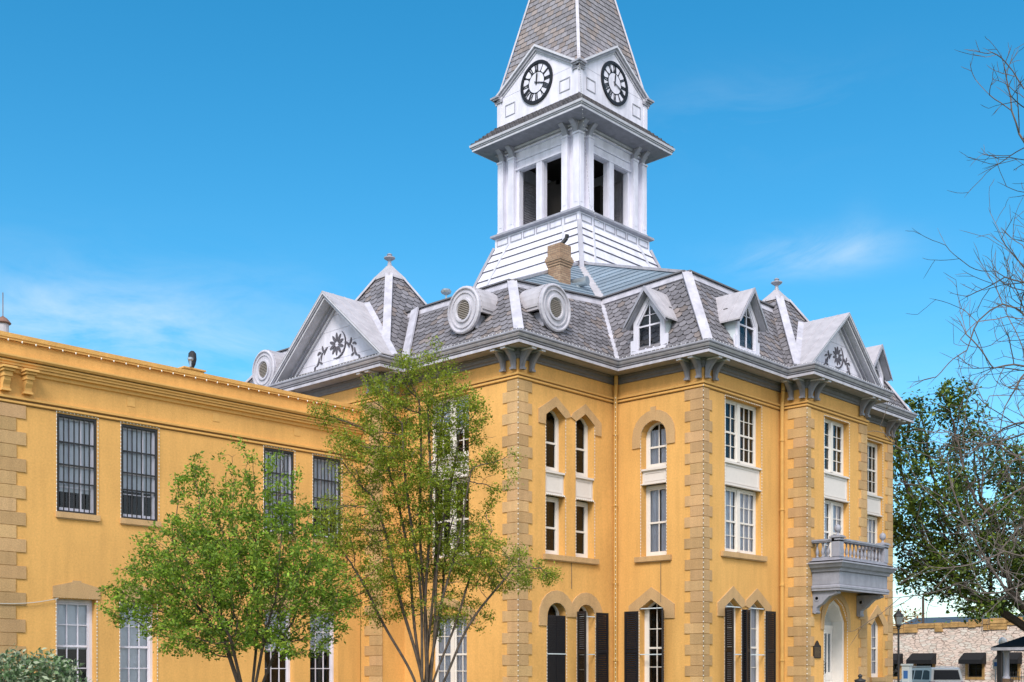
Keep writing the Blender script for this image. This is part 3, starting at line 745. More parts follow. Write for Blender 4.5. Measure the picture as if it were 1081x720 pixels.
# mansard roofs ------------------------------------------------------
base = [(30.24, 20.39), (43.05, 20.39), (43.05, 23.81), (48.05, 23.81), (48.05, 38.6), (43.05, 38.6), (43.05, 42.0), (30.24, 42.0), (30.24, 38.6), (25.61, 38.6), (25.61, 23.81), (30.24, 23.81)]
top = [(31.1, 21.6, 14.22), (42.2, 21.6, 14.22), (42.15, 25.1, 14.1), (47.0, 25.1, 13.66), (47.0, 37.3, 13.66), (42.15, 37.3, 14.1), (42.15, 40.8, 14.2), (31.1, 40.8, 14.2), (31.2, 37.3, 14.1), (26.7, 37.3, 13.66), (26.7, 25.07, 13.66), (31.2, 25.15, 14.12)]
eb = [(x, y, 11.50) for x, y in off_poly(base, .47)]
ebi = [(x, y, 11.44) for x, y in off_poly(base, .30)]; tpi = [(CX + (x - CX) * .975, CY + (y - CY) * .975, z - .16) for x, y, z in top]
b = B()
for i in range(12):
    j = (i + 1) % 12; b.poly([ebi[i], ebi[j], tpi[j]]); b.poly([ebi[i], tpi[j], tpi[i]])
b.poly([(x, y, 11.43) for x, y in off_poly(base, .47)])
b.make('mansard_core', M['under'], CRT)
b = B()
for i in (9, 10, 11, 0, 1):
    j = (i + 1) % 12; c = Vector(((CX, CY, 8))); mid = (Vector(eb[i]) + Vector(eb[j])) / 2
    d1 = Vector(eb[j]) - Vector(eb[i]); out = Vector((d1.y, -d1.x, .5))
    shingles(b, eb[i], eb[j], top[j], top[i], out=tuple(out))
b.make('mansard_slope', M['slate'], CRT, recalc=False)
# hip, valley and curb boards
nrmv = {0: (-1, -1, .6), 10: (-1, -1, .6), 11: (-1, -1, .6), 9: (-1, 1, .6), 1: (1, -1, .6)}
for i, n_ in nrmv.items():
    n3 = Vector(n_)
    b = B(); board(b, eb[i], top[i], .30 if i != 11 else .34, .07, n_); b.make('hip_board', M['trim'], CRT)
for i in range(12):
    b = B()
    j = (i + 1) % 12; a = Vector(top[i]); c = Vector(top[j]); d1 = (c - a).normalized(); o = Vector((d1.y, -d1.x, .45)).normalized()
    dn = d1.cross(o).normalized(); dn = dn if dn.z < 0 else -dn
    board(b, a + dn * .12 - o * .01, c + dn * .12 - o * .01, .24, .085, o)
    board(b, a + Vector((0, 0, .03)) + o * .05, c + Vector((0, 0, .03)) + o * .05, .2, .04, (o.x * .1, o.y * .1, 1), 1)
    b.make('ridge_board', [M['trim'], M['dgrey']], CRT)
b = B(); board(b, (25.12, 28.25, 11.5), (26.55, 29.35, 13.66), .30, .07, (-1, 0, .6)); b.make('hip_board', M['trim'], CRT)
A4 = [(34.2, 28.6, 16.95), (39.46, 28.6, 16.95), (39.46, 33.8, 16.95), (34.2, 33.8, 16.95)]
b = B(); up = (0, 0, 1)
def facet(a, c, e, e2=None, n=14):
    courses(b, a, c, e2 or e, e, n, .03, 0, up, (.85, 1.15))
facet(top[11], top[0], A4[0]); facet(top[10], top[11], A4[0]); facet(top[0], top[1], A4[0], A4[1]); facet(top[1], top[2], A4[1]); facet(top[2], top[3], A4[1])
facet(top[3], top[4], A4[1], A4[2]); facet(top[4], top[5], A4[2]); facet(top[5], top[6], A4[2]); facet(top[6], top[7], A4[2], A4[3]); facet(top[7], top[8], A4[3]); facet(top[8], top[9], A4[3]); facet(top[9], top[10], A4[3], A4[0])
b.make('metal_roof', M['metal'], CRT, recalc=False)
b = B(); board(b, Vector(top[11]) + Vector((-.03, -.03, .02)), A4[0], .30, .06, (-.5, -.5, 1)); b.make('roof_hip', M['seam'], CRT)
for i, k in ((0, 0), (10, 0), (1, 1), (9, 3)): b = B(); board(b, top[i], A4[k], .16, .09, (0, 0, 1)); b.make('roof_hip', M['seam'], CRT)

# pavilion pyramids and gables ---------------------------------------
def pyramid(x0, x1, y0, y1, ax, ay, az, z0=11.5):
    bl = [(x0, y0, z0), (x1, y0, z0), (x1, y1, z0), (x0, y1, z0)]; A = (ax, ay, az)
    t = .88; cap = [lerp(p, A, t) for p in bl]
    b = B()
    for i in range(4): b.poly([bl[i], bl[(i + 1) % 4], cap[(i + 1) % 4], cap[i]])
    b.make('pyramid_core', M['under'], CRT)
    b = B(); outs = [(0, -1, .5), (1, 0, .5), (0, 1, .5), (-1, 0, .5)]
    for i in (0, 3, 1, 2): shingles(b, bl[i], bl[(i + 1) % 4], cap[(i + 1) % 4], cap[i], out=outs[i])
    b.make('pyramid_slope', M['slate'], CRT, recalc=False)
    cn = [(-1, -1, .7), (1, -1, .7), (1, 1, .7), (-1, 1, .7)]
    for i in range(4): b = B(); board(b, bl[i], cap[i], .26, .06, cn[i]); b.make('hip_board', M['trim'], CRT)
    b = B()
    # flared metal cap
    def ring(t_, grow, dz=0):
        return [tuple(Vector(lerp(p, A, t_)) + Vector((cn[i][0] * grow, cn[i][1] * grow, dz))) for i, p in enumerate(bl)]
    R0 = ring(t - .01, .09, -.03); R1 = ring(t, .08, .02); R2 = ring(t + .07, .045); R3 = ring(.985, .03)
    for Ra, Rb in ((R0, R1), (R1, R2), (R2, R3)):
        for i in range(4): b.poly([Ra[i], Ra[(i + 1) % 4], Rb[(i + 1) % 4], Rb[i]])
    b.poly(R0[::-1]); b.poly(R3)
    b.make('pyramid_cap', M['seam'], CRT)
    b = B(); b.lathe((ax, ay, az - .1), [(.09, 0), (.06, .14), (.06, .2), (.13, .24), (.20, .29), (.20, .32), (.10, .35), (.07, .38), (.10, .42), (.05, .46), (.001, .48)], 10)
    b.make('finial', M['grey'], CRT)
pyramid(34.40, 39.40, 19.52, 24.0, 36.83, 21.74, 15.12)
pyramid(24.50, 29.5, 28.5, 33.9, 27.0, 31.2, 15.75)

def gable(F, uc, half, z0, za, dfront, dtymp, back, bz0, par, orn=1.):
    """F frame whose d=0 is the pavilion wall; back = depth (negative) where the ridge dies into the pyramid; bz0 = depth of the foot"""
    # raking cornice: layered boards
    def rake(grow, th, d0, d1, m_, b):
        hh = za - z0; k = math.hypot(half, hh)
        o = (grow) * k / half            # vertical rise for an offset of grow across the rake
        o2 = (grow + th) * k / half
        for s in (-1, 1):
            pts = [(uc + s * (half + grow * k / hh), z0), (uc, za + o), (uc, za + o2), (uc + s * (half + (grow + th) * k / hh), z0)]
            b.solid([F(u, d0, z) for u, z in pts], [F(u, d1, z) for u, z in pts], m_)
    b = B()
    rake(-.06, .06, dtymp, dfront, 0, b); rake(.001, .05, dtymp, dfront + .05, 1, b); rake(.052, .05, dtymp, dfront + .09, 0, b)
    rake(-.16, .098, dtymp, dtymp + .16, 1, b); rake(-.24, .078, dtymp, dtymp + .07, 0, b)
    g = b.make('gable', [M['lgrey'], M['grey']], par)
    # tympanum boards
    b = B(); hz = (za - z0); n = 5
    for i in range(n):
        t0, t1 = i / n, (i + 1) / n
        za0, za1 = z0 + hz * t0, z0 + hz * t1 - .008
        b.solid([F(uc + s, d, z) for s, d, z in ((-half * (1 - t0), dtymp - .04, za0), (half * (1 - t0), dtymp - .04, za0), (half * (1 - t1), dtymp - .04, za1), (-half * (1 - t1), dtymp - .04, za1))],
                [F(uc + s, d, z) for s, d, z in ((-half * (1 - t0), dtymp, za0), (half * (1 - t0), dtymp, za0), (half * (1 - t1), dtymp - .004, za1), (-half * (1 - t1), dtymp - .004, za1))])
    b.box(F, uc - half * .9, uc + half * .9, dtymp - .09, dtymp - .05, z0, z0 + .3)
    b.make('tympanum', M['white'], g)
    # fretwork: rosette, ring and leaves; dark raised pieces stand in for shadowed cut-outs
    b = B(); zc = z0 + hz * .40; rs = half * .13 * orn
    def blob(u, z, a, L, wd, c=0.):
        pts = []
        for i in range(11):
            t = i / 10; x = (t - .5) * L; y = wd / 2 * math.sin(math.pi * t) ** .6 + c * math.sin(math.pi * t); pts.append((x, y))
        for i in range(9, 0, -1):
            t = i / 10; x = (t - .5) * L; y = -wd / 2 * math.sin(math.pi * t) ** .6 + c * math.sin(math.pi * t); pts.append((x, y))
        ca_, sa_ = math.cos(a), math.sin(a)
        q = [(u + x * ca_ - y * sa_, z + x * sa_ + y * ca_) for x, y in pts]
        b.prism(F, q, dtymp - .002, dtymp + .025)
    for k in range(10):
        a = 2 * math.pi * k / 10 + .3; blob(uc + math.cos(a) * rs * .62, zc + math.sin(a) * rs * .62, a, rs * .8, rs * .26)
    for a0, a1 in ((-1.9, .9),):
        n_ = 10
        for i in range(n_):
            a = a0 + (a1 - a0) * (i + .5) / n_; blob(uc + math.cos(a) * rs * 1.25, zc + math.sin(a) * rs * 1.25, a + math.pi / 2, rs * .5, rs * .22 * math.sin(math.pi * (i + .7) / (n_ + .4)))
    for s in (-1, 1):
        for (du, dz, a, L, wd, c) in ((1.55, -.35, -.9, .8, .2, .1), (1.9, -.1, 1.1, .7, .22, -.1), (2.1, -.75, -1.2, .8, .2, .12), (2.5, -.45, -.3, .6, .2, .1), (2.75, -1.15, -1.1, .9, .2, -.14), (2.25, -1.3, .5, .45, .18, 0), (3.1, -1.7, -1.3, .5, .2, .08)):
            blob(uc + s * du * rs, zc + dz * rs, a if s > 0 else math.pi - a, L * rs, wd * rs, c * rs * s)
    b.make('fretwork', M['fret'], g)
    # roof of the gable with standing seams
    b = B(); k = math.hypot(half, za - z0); o = .105 * k / half; ow = .105 * k / (za - z0)
    for s in (-1, 1):
        fe = F(uc + s * (half + ow), dfront + .10, z0); fa = F(uc, dfront + .10, za + o); ba = F(uc, back, za + o); be = F(uc + s * (half + ow), bz0, z0)
        b.solid([fe, fa, ba, be], [tuple(Vector(p) + Vector((0, 0, .03))) for p in (fe, fa, ba, be)])
        # seams down the slope
        Lr = dfront + .1 - back
        for i in range(1, 4):
            d = dfront + .1 - Lr * i / 4; t = 1.
            p = Vector(F(uc, d, za + o + .03)); foot_t = 1 if d >= bz0 else (d - back) / (bz0 - back)
            q = Vector(F(uc + s * (half + ow) * foot_t, d, za + o + .03 - (za + o - z0) * foot_t))
            b.tube(p, q, .018, None, 4)
        board(b, Vector(F(uc, back, za + o + .02)), Vector(F(uc + s * (half + ow), bz0, z0 + .02)), .26, .05, Vector(F(s, 1, 1)) - Vector(F(0, 0, 0)), 1)
    b.make('gable_roof', [M['seam'], M['trim']], g)
    return g
# main-front gable: wall plane Y=19.43 (d outward)
gable(U3, 36.88, 2.42, 11.50, 13.55, .36, .0, -1.35, -.05, CRT)
gable(VP, -31.15, 2.85, 11.50, 13.95, .52, .0, -1.25, .12, CRT)

# gothic dormers -----------------------------------------------------
def dormer(F, uc, d0, z0, par):
    """front plane at depth d0 of frame F"""
    a = .47; zs, zr = z0 + .88, z0 + 1.58; L = 1.5
    b = B()
    Ho = [(uc - a - .13, z0), (uc - a - .13, zs + .10), (uc, zr + .22), (uc + a + .13, zs + .10), (uc + a + .13, z0)]
    Hi = [(uc - a, z0 + .06), (uc - a, zs), (uc, zr), (uc + a, zs), (uc + a, z0 + .06)]
    b.strip(F, Hi, Ho, d0 - .07, d0)
    b.box(F, uc - a - .2, uc + a + .2, d0 - .07, d0 + .05, z0 - .06, z0 + .05)
    for s in (-1, 1):
        # scrolled side piece and cheek
        b.box(F, uc + s * (a + .13) - .002 if s > 0 else uc - a - .25, uc + a + .25 if s > 0 else uc - a - .128, d0 - .06, d0 - .01, z0, z0 + .42)
        u0, u1 = sorted((uc + s * (a + .10), uc + s * (a + .13)))
        pts = [(d0 - .072, z0), (d0 - .072, zs + .08), (d0 - 1.25, zs + .08), (d0 - .35, z0)]
        b.solid([F(u0, d, z) for d, z in pts], [F(u1, d, z) for d, z in pts], 1)
    dm = b.make('dormer', [M['white'], M['bluew']], par)
    # roof
    b = B(); e = a + .34; ez = zs - .05; rz = zr + .34
    for s in (-1, 1):
        A_ = [F(uc, d0 + .22, rz), F(uc + s * e, d0 + .22, ez), F(uc + s * e, d0 - .95, ez), F(uc, d0 - 1.35, rz)]
        b.solid(A_, [tuple(Vector(p) + Vector((0, 0, .05))) for p in A_], 0)
        A2 = [F(uc, d0 + .23, rz - .10), F(uc + s * e, d0 + .23, ez - .07), F(uc + s * e, d0 + .23, ez - .0), F(uc, d0 + .23, rz + .06)]
        b.solid(A2, [tuple(Vector(p) + (Vector(F(0, .04, 0)) - Vector(F(0, 0, 0)))) for p in A2], 1)
        A3 = [F(uc, d0 + .02, rz - .12), F(uc + s * (e - .06), d0 + .02, ez - .06), F(uc + s * (e - .06), d0 + .22, ez - .06), F(uc, d0 + .22, rz - .12)]
        b.solid(A3, [tuple(Vector(p) + Vector((0, 0, .03))) for p in A3], 1)
        for i in (1, 2):
            d = d0 + .22 - i * .45; b.tube(F(uc, d, rz + .05), F(uc + s * e, d, ez + .05), .014, None, 4)
        board(b, Vector(F(uc + s * .02, d0 - 1.3, rz + .02)), Vector(F(uc + s * (e + .0), d0 - .98, ez + .02)), .2, .06, Vector(F(s * .6, .3, 1)) - Vector(F(0, 0, 0)), 2)
    b.make('dormer_roof', [M['seam'], M['grey'], M['white']], dm)
    b = B(); I = [(uc - a + .06, z0 + .12), (uc - a + .06, zs), (uc, zr - .09), (uc + a - .06, zs), (uc + a - .06, z0 + .12)]
    b.strip(F, I, Hi, d0 - .09, d0 - .03, closed=True)
    b.box(F, uc - .018, uc + .018, d0 - .08, d0 - .045, z0 + .12, zr - .1); b.box(F, uc - a + .06, uc + a - .06, d0 - .085, d0 - .035, z0 + .78, z0 + .83)
    b.box(F, uc - a * .5, uc + a * .5, d0 - .08, d0 - .045, z0 + 1.12, z0 + 1.14)
    sh = b.make('sash', M['white'], dm)
    b = B(); b.poly([F(u, d0 - .075, z) for u, z in I[::-1]]); b.make('pane', M['glass'], dm, recalc=False)
    b = B(); b.box(F, uc - a + .01, uc + a - .01, d0 - .6, d0 - .45, z0, zr - .2); b.make('dark_room_backing', M['dark'], dm)  # near-black block stands in for the dim space behind the sash
    return dm
dormer(V2, -22.15, .40, 11.62, CRT); dormer(U2, 32.12, .40, 11.62, CRT); dormer(U2, 40.9, .40, 11.62, CRT)

# round dormers ------------------------------------------------------
def round_dormer(F, uc, d0, zc, par, r=.69):
    n = 28; b = B()
    def ringp(rr, d): return [F(uc + rr * math.cos(2 * math.pi * i / n), d, zc + rr * math.sin(2 * math.pi * i / n) * 1.04) for i in range(n)]
    rings = [ringp(r, d0 - .10), ringp(r + .01, d0), ringp(r - .03, d0 + .03), ringp(r - .06, d0 + .03), ringp(r - .075, d0 - .02), ringp(r - .15, d0 - .02), ringp(r - .155, d0 + .012), ringp(r - .19, d0 + .012), ringp(r - .20, d0 - .02), ringp(.37, d0 - .02), ringp(.36, d0 + .03), ringp(.30, d0 + .03), ringp(.27, d0 - .04)]
    vs = [p for q in rings for p in q]; fs = []
    for k in range(len(rings) - 1):
        for i in range(n): fs.append((k * n + i, k * n + (i + 1) % n, (k + 1) * n + (i + 1) % n, (k + 1) * n + i))
    b.add(vs, fs)
    b.add(ringp(r, d0 - .10) + ringp(.27, d0 - .04), [(i, (i + 1) % n, n + (i + 1) % n, n + i) for i in range(n)])
    rd = b.make('round_dormer', M['lav'], par)
    # half-round hood running back into the slope
    b = B(); m = 14; L = 1.0
    for k in range(m):
        a0, a1 = math.pi * k / m - .02, math.pi * (k + 1) / m
        q = []
        for rr in (r - .03, r + .03):
            for a_, d in ((a0, d0 - .09), (a1, d0 - .09), (a1, d0 - L), (a0, d0 - L)): q.append(F(uc + rr * math.cos(a_), d, zc + rr * 1.04 * math.sin(a_)))
        b.add(q, [(0, 1, 2, 3), (7, 6, 5, 4), (0, 4, 5, 1), (1, 5, 6, 2), (2, 6, 7, 3), (3, 7, 4, 0)])
    for s in (-1, 1):
        for j, (zz, g_) in enumerate(((0., .06), (-.09, .03))):
            u0, u1 = sorted((uc + s * (r - .06), uc + s * (r + g_))); b.box(F, u0, u1, d0 - L, d0 - .1, zc + zz - .085, zc + zz)
    b.make('dormer_hood', M['seam'], rd)
    for s in (-1, 1):
        b = B()
        pts = [(d0 - .10, zc - .18), (d0 - .10, zc - .62), (d0 - .35, zc - .72), (d0 - .8, zc - .18)]
        u0, u1 = sorted((uc + s * (r * .62), uc + s * (r * .70)))
        b.solid([F(u0, d, z) for d, z in pts], [F(u1, d, z) for d, z in pts])
        b.make('dormer_cheek', M['grey'], rd)
    b = B()
    for i in range(9):
        z = -.24 + i * .055; hw = math.sqrt(max(.001, .27 ** 2 - z * z))
        A_ = [F(uc - hw, d0 - .05, zc + z + .035), F(uc + hw, d0 - .05, zc + z + .035), F(uc + hw, d0 - .005, zc + z), F(uc - hw, d0 - .005, zc + z)]
        b.solid(A_, [tuple(Vector(p) + Vector((0, 0, .012))) for p in A_])
    b.prism(F, [(uc + .27 * math.cos(2 * math.pi * i / 20), zc + .28 * math.sin(2 * math.pi * i / 20)) for i in range(20)], d0 - .08, d0 - .052)
    lv = b.make('louvre', M['louvre'], rd)
    return rd
round_dormer(V1, -25.85, .27, 12.66, CRT); round_dormer(U1, 27.02, .27, 12.62, CRT); round_dormer(V1, -36.35, .27, 12.66, CRT)
# ================================================================== CLOCK TOWER (part of the courthouse)
def sq(s, z): return [(CX - s, CY - s, z), (CX + s, CY - s, z), (CX + s, CY + s, z), (CX - s, CY + s, z)]
def frus(b, prof, mi=0, cap=True):
    R_ = [sq(s, z) for s, z in prof]
    for A_, C_ in zip(R_, R_[1:]):
        for i in range(4): b.poly([A_[i], A_[(i + 1) % 4], C_[(i + 1) % 4], C_[i]], mi)
    if cap: b.poly(R_[0][::-1], mi); b.poly(R_[-1], mi)
TF = [Fr((CX, CY), (1, 0), (0, -1)), Fr((CX, CY), (0, -1), (-1, 0)), Fr((CX, CY), (-1, 0), (0, 1)), Fr((CX, CY), (0, 1), (1, 0))]
OUT = [(0, -1, .2), (-1, 0, .2), (0, 1, .2), (1, 0, .2)]
def S4(F, s, z): return F(-s, s, z), F(s, s, z)
# flared skirt of lapped boards
fl = [(3.05, 16.5), (2.90, 16.94), (2.75, 17.38), (2.60, 17.8), (2.46, 18.18), (2.34, 18.5), (2.24, 18.78)]
b = B()
for F, o in zip(TF, OUT):
    for (s0, z0), (s1, z1) in zip(fl, fl[1:]):
        a, c = S4(F, s0, z0); e, g = S4(F, s1, z1); courses(b, a, c, g, e, 1, .045, 0, o); q0, q1 = S4(F, s0 + .047, z0 - .012); q2, q3 = S4(F, s0 + .0, z0 - .026); b.poly([tuple(Vector(v) + Vector((0, 0, .012))) for v in (q0, q1)] + [q3, q2], 1)
b.make('tower_skirt', [M['white'], M['lap_shadow']], CRT, recalc=False)  # dark strips paint a shadow line under each lapped board
b = B()
cn = [(-1, -1, .4), (1, -1, .4), (1, 1, .4), (-1, 1, .4)]
for i in range(4):
    b = B()
    for (s0, z0), (s1, z1) in zip(fl, fl[1:]): board(b, sq(s0, z0)[i], sq(s1, z1)[i], .17, .09, cn[i])
    b.make('skirt_batten', M['grey'], CRT)
for F, o in zip(TF, OUT):
    for s in (-1, 1):
        b = B()
        for (s0, z0), (s1, z1) in zip(fl, fl[1:]):
            board(b, F(s * (s0 - .78 + (s0 - 2.24) * .0), s0 + .01, z0), F(s * (s1 - .78), s1 + .01, z1), .09, .06, o)
        b.make('skirt_batten', M['lgrey'], CRT)
# panelled band and shelf
b = B(); frus(b, [(2.235, 18.76), (2.235, 19.20)]); b.make('tower_band', M['white'], CRT)
for F in TF:
    for u0, u1 in ((-2.12, -1.5), (-1.36, -.74), (-.66, -.04), (.04, .66), (.74, 1.36), (1.5, 2.12)):
        for a, c, z0, z1 in ((u0, u1, 19.08, 19.11), (u0, u1, 18.84, 18.87), (u0, u0 + .03, 18.87, 19.08), (u1 - .03, u1, 18.87, 19.08)):
            if (a, z0) == (u0, 19.08): b = B()
            b.box(F, a, c, 2.236, 2.256, z0, z1)
        b.make('band_panel', M['grey'], CRT)
b = B(); frus(b, [(2.24, 19.17), (2.33, 19.19), (2.38, 19.22), (2.38, 19.30), (2.30, 19.34), (2.2, 19.345)]); b.make('tower_shelf', M['grey'], CRT)
# belfry walls with openings
b = B()
for k, F in enumerate(TF):
    G = lambda u, d, z, F=F: F(u, 1.98 + d, z)
    holes = [[(-1.12, 19.5), (-.17, 19.5), (-.17, 21.75), (-1.12, 21.75)], [(.17, 19.5), (1.12, 19.5), (1.12, 21.75), (.17, 21.75)]]
    wall(b, G, [(-1.98, 19.3), (1.98, 19.3), (1.98, 22.9), (-1.98, 22.9)], holes, depth=.22)
    wall(b, lambda u, d, z, F=F: F(u, 1.76 + d, z), [(-1.76, 19.3), (1.76, 19.3), (1.76, 22.9), (-1.76, 22.9)], holes, depth=.01)
b.make('belfry', M['white'], CRT, recalc=False)
b = B()
for F in TF:
    for uc in (-1.98, -1.42, 1.42, 1.98):
        hw = .15
        u0, u1 = uc - hw, uc + hw
        if abs(uc) > 1.9: u0, u1 = (uc - .18, uc + .12) if uc < 0 else (uc - .12, uc + .18)
        if abs(uc) > 1.9:
            u0, u1 = (max(u0, -2.159), u1) if uc < 0 else (u0, min(u1, 2.159))
        b.box(F, u0, u1, 1.982, 2.16, 19.35, 22.22)
        b.box(F, u0 - .03, u1 + .03 if abs(uc) < 1.9 else u1, 1.983, 2.19, 22.222, 22.30); b.box(F, u0 - .02, u1 + .02, 1.983, 2.18, 19.346, 19.46)
        b.box(F, u0 + .08, u1 - .08, 2.16, 2.172, 19.6, 22.1)
    b.box(F, -.15, .15, 1.982, 2.04, 19.35, 21.76)
    b.box(F, -1.27, 1.27, 1.982, 2.05, 21.77, 21.84); b.box(F, -1.27, 1.27, 1.983, 2.03, 22.12, 22.2)
    b.box(F, -1.85, 1.85, 1.983, 2.08, 22.5, 22.56)
b.make('pilaster', M['white'], CRT)
# bell frame and inner dark floor
b = B(); b.box(W, CX - 1.7, CX + 1.7, CY - 1.7, CY + 1.7, 22.3, 22.5); b.box(W, CX - 1.7, CX + 1.7, CY - 1.7, CY + 1.7, 19.2, 19.32)
b.box(W, CX - .9, CX - .7, CY - .9, CY + .9, 19.3, 21.4); b.box(W, CX + .7, CX + .9, CY - .9, CY + .9, 19.3, 21.4); b.box(W, CX - .9, CX + .9, CY - .1, CY + .1, 21.2, 21.4)
b.make('bell_frame', M['dark'], CRT)
b = B(); b.lathe((CX, CY, 20.1), [(.55, 0), (.52, .05), (.40, .3), (.33, .6), (.28, .85), (.15, .98), (.03, 1.1)], 18); b.make('bell', M['bronze'], CRT, smooth=True)
# louvred panels added behind the far openings to block the sky
for F in (TF[2], TF[3]):
    for c in (-.9, .38):
        b = B(); c2_ = -1.2 if c < 0 else .1; b.box(F, c2_, c2_ + 1.1, 1.70, 1.74, 19.45, 21.8)
        for q_ in range(22): b.box(F, c2_ + .08, c2_ + 1.02, 1.665, 1.70, 19.55 + q_ * .1, 19.6 + q_ * .1)
        b.make('sky_block_louvre', M['lav'], CRT)
# main tower cornice
b = B(); frus(b, [(1.99, 22.62), (2.08, 22.64), (2.10, 22.74), (2.86, 22.80), (2.86, 22.74), (2.90, 22.74), (2.90, 22.83), (2.93, 22.84), (2.93, 22.87), (2.97, 22.90), (2.99, 22.98), (2.93, 23.0), (2.2, 22.99)], cap=False)
b.make('tower_cornice', [M['lgrey']], CRT)
b = B(); frus(b, [(2.905, 22.825), (2.925, 22.825), (2.925, 22.84), (2.905, 22.84)], cap=False); frus(b, [(2.93, 22.873), (2.965, 22.88), (2.965, 22.895), (2.93, 22.893)], cap=False); b.make('cornice_dark_line', M['dgrey'], CRT)  # thin dark grey bands between the mouldings
b = B(); frus(b, [(2.11, 22.735), (2.855, 22.795), (2.855, 22.745), (2.11, 22.70)], cap=False); b.make('tower_soffit', M['bracket'], CRT)
b = B()
for F, o in zip(TF, OUT):
    a, c = S4(F, 2.95, 22.995); e, g = S4(F, 2.16, 23.74); shingles(b, a, c, g, e, course=.16, w=.25, out=(o[0], o[1], 1), tones=(.75, 1.1))
b.make('tower_apron', M['slate'], CRT, recalc=False)
for F in TF:
    for uc in (-1.95, -1.42, 1.42, 1.95):
        bb = B(); pr = [(2.0, 22.31), (2.14, 22.31), (2.17, 22.45), (2.26, 22.58), (2.40, 22.68), (2.42, 22.735), (2.0, 22.735)]
        G = F; bb.solid([G(uc - .11, d, z) for d, z in pr], [G(uc + .11, d, z) for d, z in pr]); bb.box(G, uc - .15, uc + .15, 2.1, 2.46, 22.74, 22.775)
        bb.make('bracket', M['grey'], CRT)
# clock stage
b = B(); s = 2.16
for F in TF:
    G = lambda u, d, z, F=F: F(u, s + d, z)
    pts = [(-s, 23.2), (s, 23.2), (s, 24.80), (0, 26.18), (-s, 24.80)]
    b.poly([G(u, 0, z) for u, z in pts])
    for u0 in (-s, s - .22): b.box(G, max(u0, -s + .001), min(u0 + .22, s - .001) if u0 < 0 else s - .001, .001, .03, 23.4, 24.82)
    for uc in (-1.45, 1.45):
        w_ = .27; bq = B()
        for a, c, z0, z1 in ((uc - w_, uc + w_, 24.47, 24.5), (uc - w_, uc + w_, 24.02, 24.05), (uc - w_, uc - w_ + .03, 24.05, 24.47), (uc + w_ - .03, uc + w_, 24.05, 24.47)): bq.box(G, a, c, .001, .022, z0, z1)
        bq.make('clock_panel', M['grey'], CRT)
    for z0 in (24.85, 25.5):
        hw = (26.18 - z0) / 1.38 * s
        for a, c in ((-hw, -.85 if z0 < 25 else -.35), (.85 if z0 < 25 else .35, hw)):
            if c > a: b.box(G, a, c, .0005, .008, z0, z0 + .012)
b.make('clock_stage', M['white'], CRT)
b = B()
for F in TF:
    def rk(g0, g1, d0, d1, mi):
        for sg in (-1, 1):
            k = math.hypot(s, 1.38) / s
            pts = [(sg * (s + .08), 24.80 - .05 + g0 * k), (0, 26.18 + g0 * k), (0, 26.18 + g1 * k), (sg * (s + .08), 24.80 - .05 + g1 * k)]
            b.solid([F(u, s + d0, z) for u, z in pts], [F(u, s + d1, z) for u, z in pts], mi)
    rk(-.06, .04, -.3, .10, 1); rk(.041, .12, -.3, .17, 0)
    rk(-.12, -.061, .002, .04, 0)
b.make('clock_gable', [M['lgrey'], M['grey']], CRT)
for i in range(4):
    b = B(); c = Vector(sq(s, 24.8)[i]); dx, dy = cn[i][0], cn[i][1]
    for g0, z0, z1 in ((.10, 24.74, 24.80), (.16, 24.802, 24.86), (.22, 24.862, 24.93)): b.box(W, *sorted((c.x + dx * g0, c.x - dx * .22)), *sorted((c.y + dy * g0, c.y - dy * .22)), z0, z1)
    b.make('gable_corner_cap', M['grey'], CRT)
